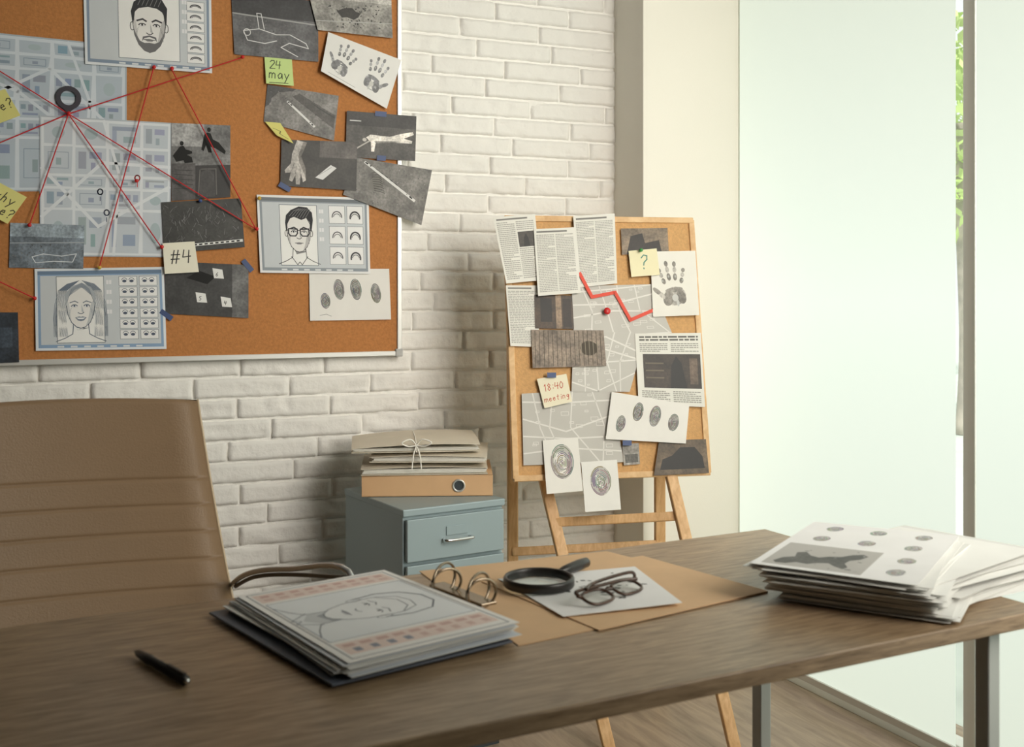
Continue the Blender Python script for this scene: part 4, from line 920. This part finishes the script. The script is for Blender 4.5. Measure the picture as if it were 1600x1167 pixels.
# magnifying glass
mc = on_desk(842, 908, .012); he = on_desk(920, 879, .012); hd = (he-mc).normalized(); hd.z = 0
M_BLK = mat("black_plastic", (34, 31, 29), .35)
def clear(name, tint_, mixf):
    lm = bpy.data.materials.new(name); lm.use_nodes = True; nt = lm.node_tree; nt.nodes.clear(); o1 = nt.nodes.new("ShaderNodeOutputMaterial"); mx = nt.nodes.new("ShaderNodeMixShader"); tr = nt.nodes.new("ShaderNodeBsdfTransparent"); g_ = nt.nodes.new("ShaderNodeBsdfGlossy"); g_.inputs["Roughness"].default_value = .08; mx.inputs[0].default_value = mixf
    tr.inputs[0].default_value = tint_; nt.links.new(tr.outputs[0], mx.inputs[1]); nt.links.new(g_.outputs[0], mx.inputs[2]); nt.links.new(mx.outputs[0], o1.inputs[0]); return lm
mg = empty("magnifying_glass", flat(mc, .005), "black round magnifying glass with short handle on folder", "magnifying glass")
mb = MB(); mb.lathe(flat(mc, .0062), UPV, [(.0435, 0), (.047, 0), (.0485, .002), (.0485, .0105), (.047, .013), (.0445, .013), (.0432, .0105), (.0430, .002), (.0435, 0)], 48); mb.done("rim", M_BLK, parent=mg, smooth=True)
mb = MB(); mb.lathe(flat(mc, .0125), UPV, [(.0001, .003), (.02, .0022), (.0432, 0)], 40); mb.done("lens", clear("lens_glass", (.93, .98, .96, 1), .22), parent=mg, smooth=True)
mb = MB(); p0 = flat(mc, .0140)
mb.tube([p0+hd*.046, p0+hd*.058, p0+hd*.06, p0+hd*.075, p0+hd*.10, p0+hd*.12, p0+hd*.125], [.0045, .0045, .006, .007, .0078, .007, .004], 14); mb.done("handle", M_BLK, parent=mg, smooth=True)

# eyeglasses, folded
g1 = on_desk(920, 951, .0090); g2 = on_desk(1018, 917, .0090); gx = (g2-g1).normalized(); gx.z = 0; gx.normalize(); gn = Vector((-gx.y, gx.x, 0)); gc = flat((g1+g2)/2, .0090)
M_TORT = mat("tortoiseshell", (76, 54, 42), .25, var=.5, vscale=60)
ge = empty("eyeglasses", gc, "folded brown tortoiseshell eyeglasses resting on paper", "eyeglasses")
up_ = (UPV*math.cos(1.25)+gn*math.sin(1.25)).normalized(); G = .93
mb = MB(); lensm = []
for s_ in (-1, 1):
    c = gc+gx*s_*.034*G+up_*.0165*G; pts = []
    for k in range(28):
        a = 2*math.pi*k/28; ca, sa = math.cos(a), math.sin(a); rx = .0265*G*(abs(ca)**.7)*(1 if ca > 0 else -1); rz = .0155*G*(abs(sa)**.7)*(1 if sa > 0 else -1)
        pts.append(c+gx*rx+up_*rz)
    mb.tube(pts, .0021, 8, closed=True); lensm.append(pts)
mb.tube(smooth_path([gc-gx*.008+up_*.020, gc+up_*.024, gc+gx*.008+up_*.020]), .0021, 8)
for s_ in (-1, 1): mb.tube([gc+gx*s_*.059*G+up_*.023, gc+gx*s_*.067*G+up_*.024+UPV*.003], .0027, 8)
mb.done("frame", M_TORT, parent=ge, smooth=True)
for s_ in (-1, 1):
    mb = MB(); st = gc+gx*s_*.067*G+up_*.024+UPV*.004; h_ = .002 if s_ < 0 else .006
    mb.tube(smooth_path([st, st+UPV*(.002+h_*.6)-gx*s_*.004+gn*.004, st-gx*s_*.045+UPV*h_+gn*(.003 if s_ < 0 else .008), st-gx*s_*.09+UPV*h_-gn*(.003 if s_ < 0 else -.005), st-gx*s_*.112+UPV*(h_-.001)-gn*(.012 if s_ < 0 else .005)]), .0023, 8); mb.done("temple", M_TORT, parent=ge, smooth=True)
lm = clear("clear_lens", (.88, .88, .86, 1), .12)
for pts in lensm: mk("lens", pts, [tuple(range(len(pts)))], lm, loc=sum(pts, Vector())/len(pts), parent=ge)

# pen
pa, pb = on_desk(210, 1017, .0062), on_desk(302, 1070, .0062); d = (pb-pa).normalized(); L = .125
e = empty("pen", flat(pa+d*L/2, 0), "thick black pen lying on the desk", "pen")
mb = MB(); mb.tube([pa, pa+d*.003, pa+d*.012, pa+d*.04, pa+d*.042, pa+d*L], [.0007, .0014, .0042, .0058, .0052, .0055], 14); mb.done("barrel", M_BLK, parent=e, smooth=True)
mb = MB(); mb.tube([pa+d*L, pa+d*(L+.006)], [.003, .0028], 12); mb.done("push_button", M_CHR, parent=e, smooth=True)
mb = MB(); mb.obox(pa+d*(L-.02)+UPV*.0065, d, Vector((-d.y, d.x, 0)), UPV, .02, .0018, .0007, .0003); mb.done("clip", M_BLK, parent=e)

# ---------------------------------------------------------------- office chair
M_LEA = mat("tan_leather", (146, 120, 92), .38, var=.04, vscale=6, bump=.12, bscale=300)
Tp = at(300, 622, 2.05); Bp = at(357, 925, 1.95)
ca_ = FW*F+RT*2950; HX = Vector((ca_.x, ca_.y, 0)).normalized(); HN = Vector((-HX.y, HX.x, 0)); HWd = .52
up_dir = Tp-Bp; vh = up_dir.dot(HN); sp = up_dir.dot(HX); hh = up_dir.z
bot_z = .47; tt = (Tp.z-bot_z)/hh
topc = Tp-HX*HWd/2
def bk(x, t, off=0):
    half = HWd/2-sp*tt*t
    y = -vh*tt*t; curve = .035*(x*x)-.02*math.sin(t*math.pi)
    zz = topc.z-(topc.z-bot_z)*t
    zt = .012*math.cos(x*1.4)-.012*math.cos(1.4) if t < .2 else 0
    return Vector((topc.x, topc.y, 0))+HX*x*half+HN*(y+curve*-1+off)+Vector((0, 0, zz+zt*(1-t*5 if t < .2 else 0)))
ch0 = bk(0, 1); chc = Vector((ch0.x, ch0.y, 0))-HN*.2
ch = empty("office_chair", chc, "tan leather office chair with horizontal stitched ribs", "office chair")
NXc, NTc = 20, 260; vs = []; fs = []
def ribs(x, t):
    seams = [.26, .35, .44, .53, .62, .71, .80, .89]
    tw = t-.018*x; d = min(abs(tw-s_) for s_ in seams)
    if tw < .24: return -.0032
    return -.0032*(1-math.exp(-(d/.004)**1.2))
for side in (0, 1):
    for j in range(NTc+1):
        for i in range(NXc+1):
            x = -1+2*i/NXc; t = j/NTc; ed = max(0, (abs(x)-.96)/.04); et = max(0, (.015-t)/.015, (t-.985)/.015); e_ = max(ed, et)
            rr = math.sqrt(max(0, 1-min(1, e_)**2))
            vs.append(bk(x, t, (-.005*rr+ribs(x, t)*rr) if side == 0 else (.006*rr)))
B = (NXc+1)*(NTc+1)
for j in range(NTc):
    for i in range(NXc):
        a = j*(NXc+1)+i; fs.append((a, a+NXc+1, a+NXc+2, a+1)); fs.append((B+a, B+a+1, B+a+NXc+2, B+a+NXc+1))
for j in range(NTc):
    a = j*(NXc+1); fs.append((a, B+a, B+a+NXc+1, a+NXc+1)); a += NXc; fs.append((a, a+NXc+1, B+a+NXc+1, B+a))
for i in range(NXc): fs.append((i, i+1, B+i+1, B+i)); a = NTc*(NXc+1)+i; fs.append((a, B+a, B+a+1, a+1))
mk("backrest", vs, fs, M_LEA, loc=bk(0, .5), parent=ch, smooth=True)
for s_ in (-1, 1):
    mb = MB(); mb.tube([bk(s_*1.003, t/20, .002) for t in range(0, 21)], .0026, 8); mb.done("side_rail", mat("beige_rail", (190, 168, 138), .4), parent=ch, smooth=True)
mb = MB(); sc0 = Vector((ch0.x, ch0.y, .45))-HN*.22; mb.obox(sc0, HX, HN, UPV, .25, .235, .03, .02); mb.done("seat", M_LEA, parent=ch, smooth=True)
M_STL = mat("polished_steel", (205, 206, 208), .2, .7)
for s_ in (1, -1):
    mb = MB()
    base_p = (at(357, 935, 1.96), at(368, 908, 1.93), at(398, 893, 1.88), at(450, 889, 1.82), at(545, 893, 1.70))
    if s_ == 1: pts = list(base_p)
    else: pts = [p-HX*(HWd+.08) for p in base_p]
    e1 = sc0+HX*s_*.24-HN*.1
    mb.tube(smooth_path([sc0+HX*s_*.25+HN*.18, pts[0]+Vector((0, 0, -.12))]+pts+[Vector((pts[-1].x, pts[-1].y, .62)), Vector((pts[-1].x, pts[-1].y, .46))-HX*s_*.03, Vector((e1.x, e1.y, .425))], 6), .0048, 10)
    mb.done("armrest", M_STL, parent=ch, smooth=True, label="thin curved polished steel armrest")
    mb = MB(); qq = [p+UPV*-.009 for p in pts[1:]]; mb.tube(smooth_path(qq, 6), .0035, 8); mb.done("arm_brace", mat("dark_steel", (100, 98, 94), .3, .7), parent=ch, smooth=True)
mb = MB(); mb.tube([Vector((sc0.x, sc0.y, .1)), Vector((sc0.x, sc0.y, .42))], .025, 16); mb.done("gas_column", M_CHR, parent=ch, smooth=True)
for k in range(5):
    a = k*2*math.pi/5+.3; d = Vector((math.cos(a), math.sin(a), 0)); c = Vector((sc0.x, sc0.y, 0))
    mb = MB(); mb.tube([c+UPV*.1, c+d*.27+UPV*.075], [.022, .014], 10); mb.done("base_leg", M_CHR, parent=ch, smooth=True)
    mb = MB(); n = Vector((-d.y, d.x, 0)); mb.lathe(c+d*.27+UPV*.0285-n*.015, n, [(.001, 0), (.026, 0), (.028, .004), (.028, .026), (.026, .03), (.001, .03)], 18); mb.done("caster", M_BLK, parent=ch)

# ---------------------------------------------------------------- lights
w = bpy.data.worlds.new("world"); scene.world = w; w.use_nodes = True
bg = w.node_tree.nodes["Background"]; bg.inputs[0].default_value = (.88, .93, .92, 1); bg.inputs[1].default_value = 1.15
def area(name, loc, target, sx, sy, power, col, spread=180):
    l = bpy.data.lights.new(name, 'AREA'); l.shape = 'RECTANGLE'; l.size = sx; l.size_y = sy; l.energy = power; l.color = col; l.spread = math.radians(spread)
    o = bpy.data.objects.new(name, l); COL.objects.link(o); o.location = loc; o.rotation_euler = (Vector(target)-Vector(loc)).to_track_quat('-Z', 'Y').to_euler(); return o
area("right_fill_lamp", (1.85, .5, 1.85), (1.3, 3.0, 1.2), 1.4, 1.5, 27, (1, .945, .85), 106)  # added fill lamp inside the room, brightens wall and easel from the right
sun = bpy.data.lights.new("sun", 'SUN'); sun.energy = 3; sun.angle = .02; so = bpy.data.objects.new("sun", sun); COL.objects.link(so); so.rotation_euler = (math.radians(30), math.radians(-20), 0)
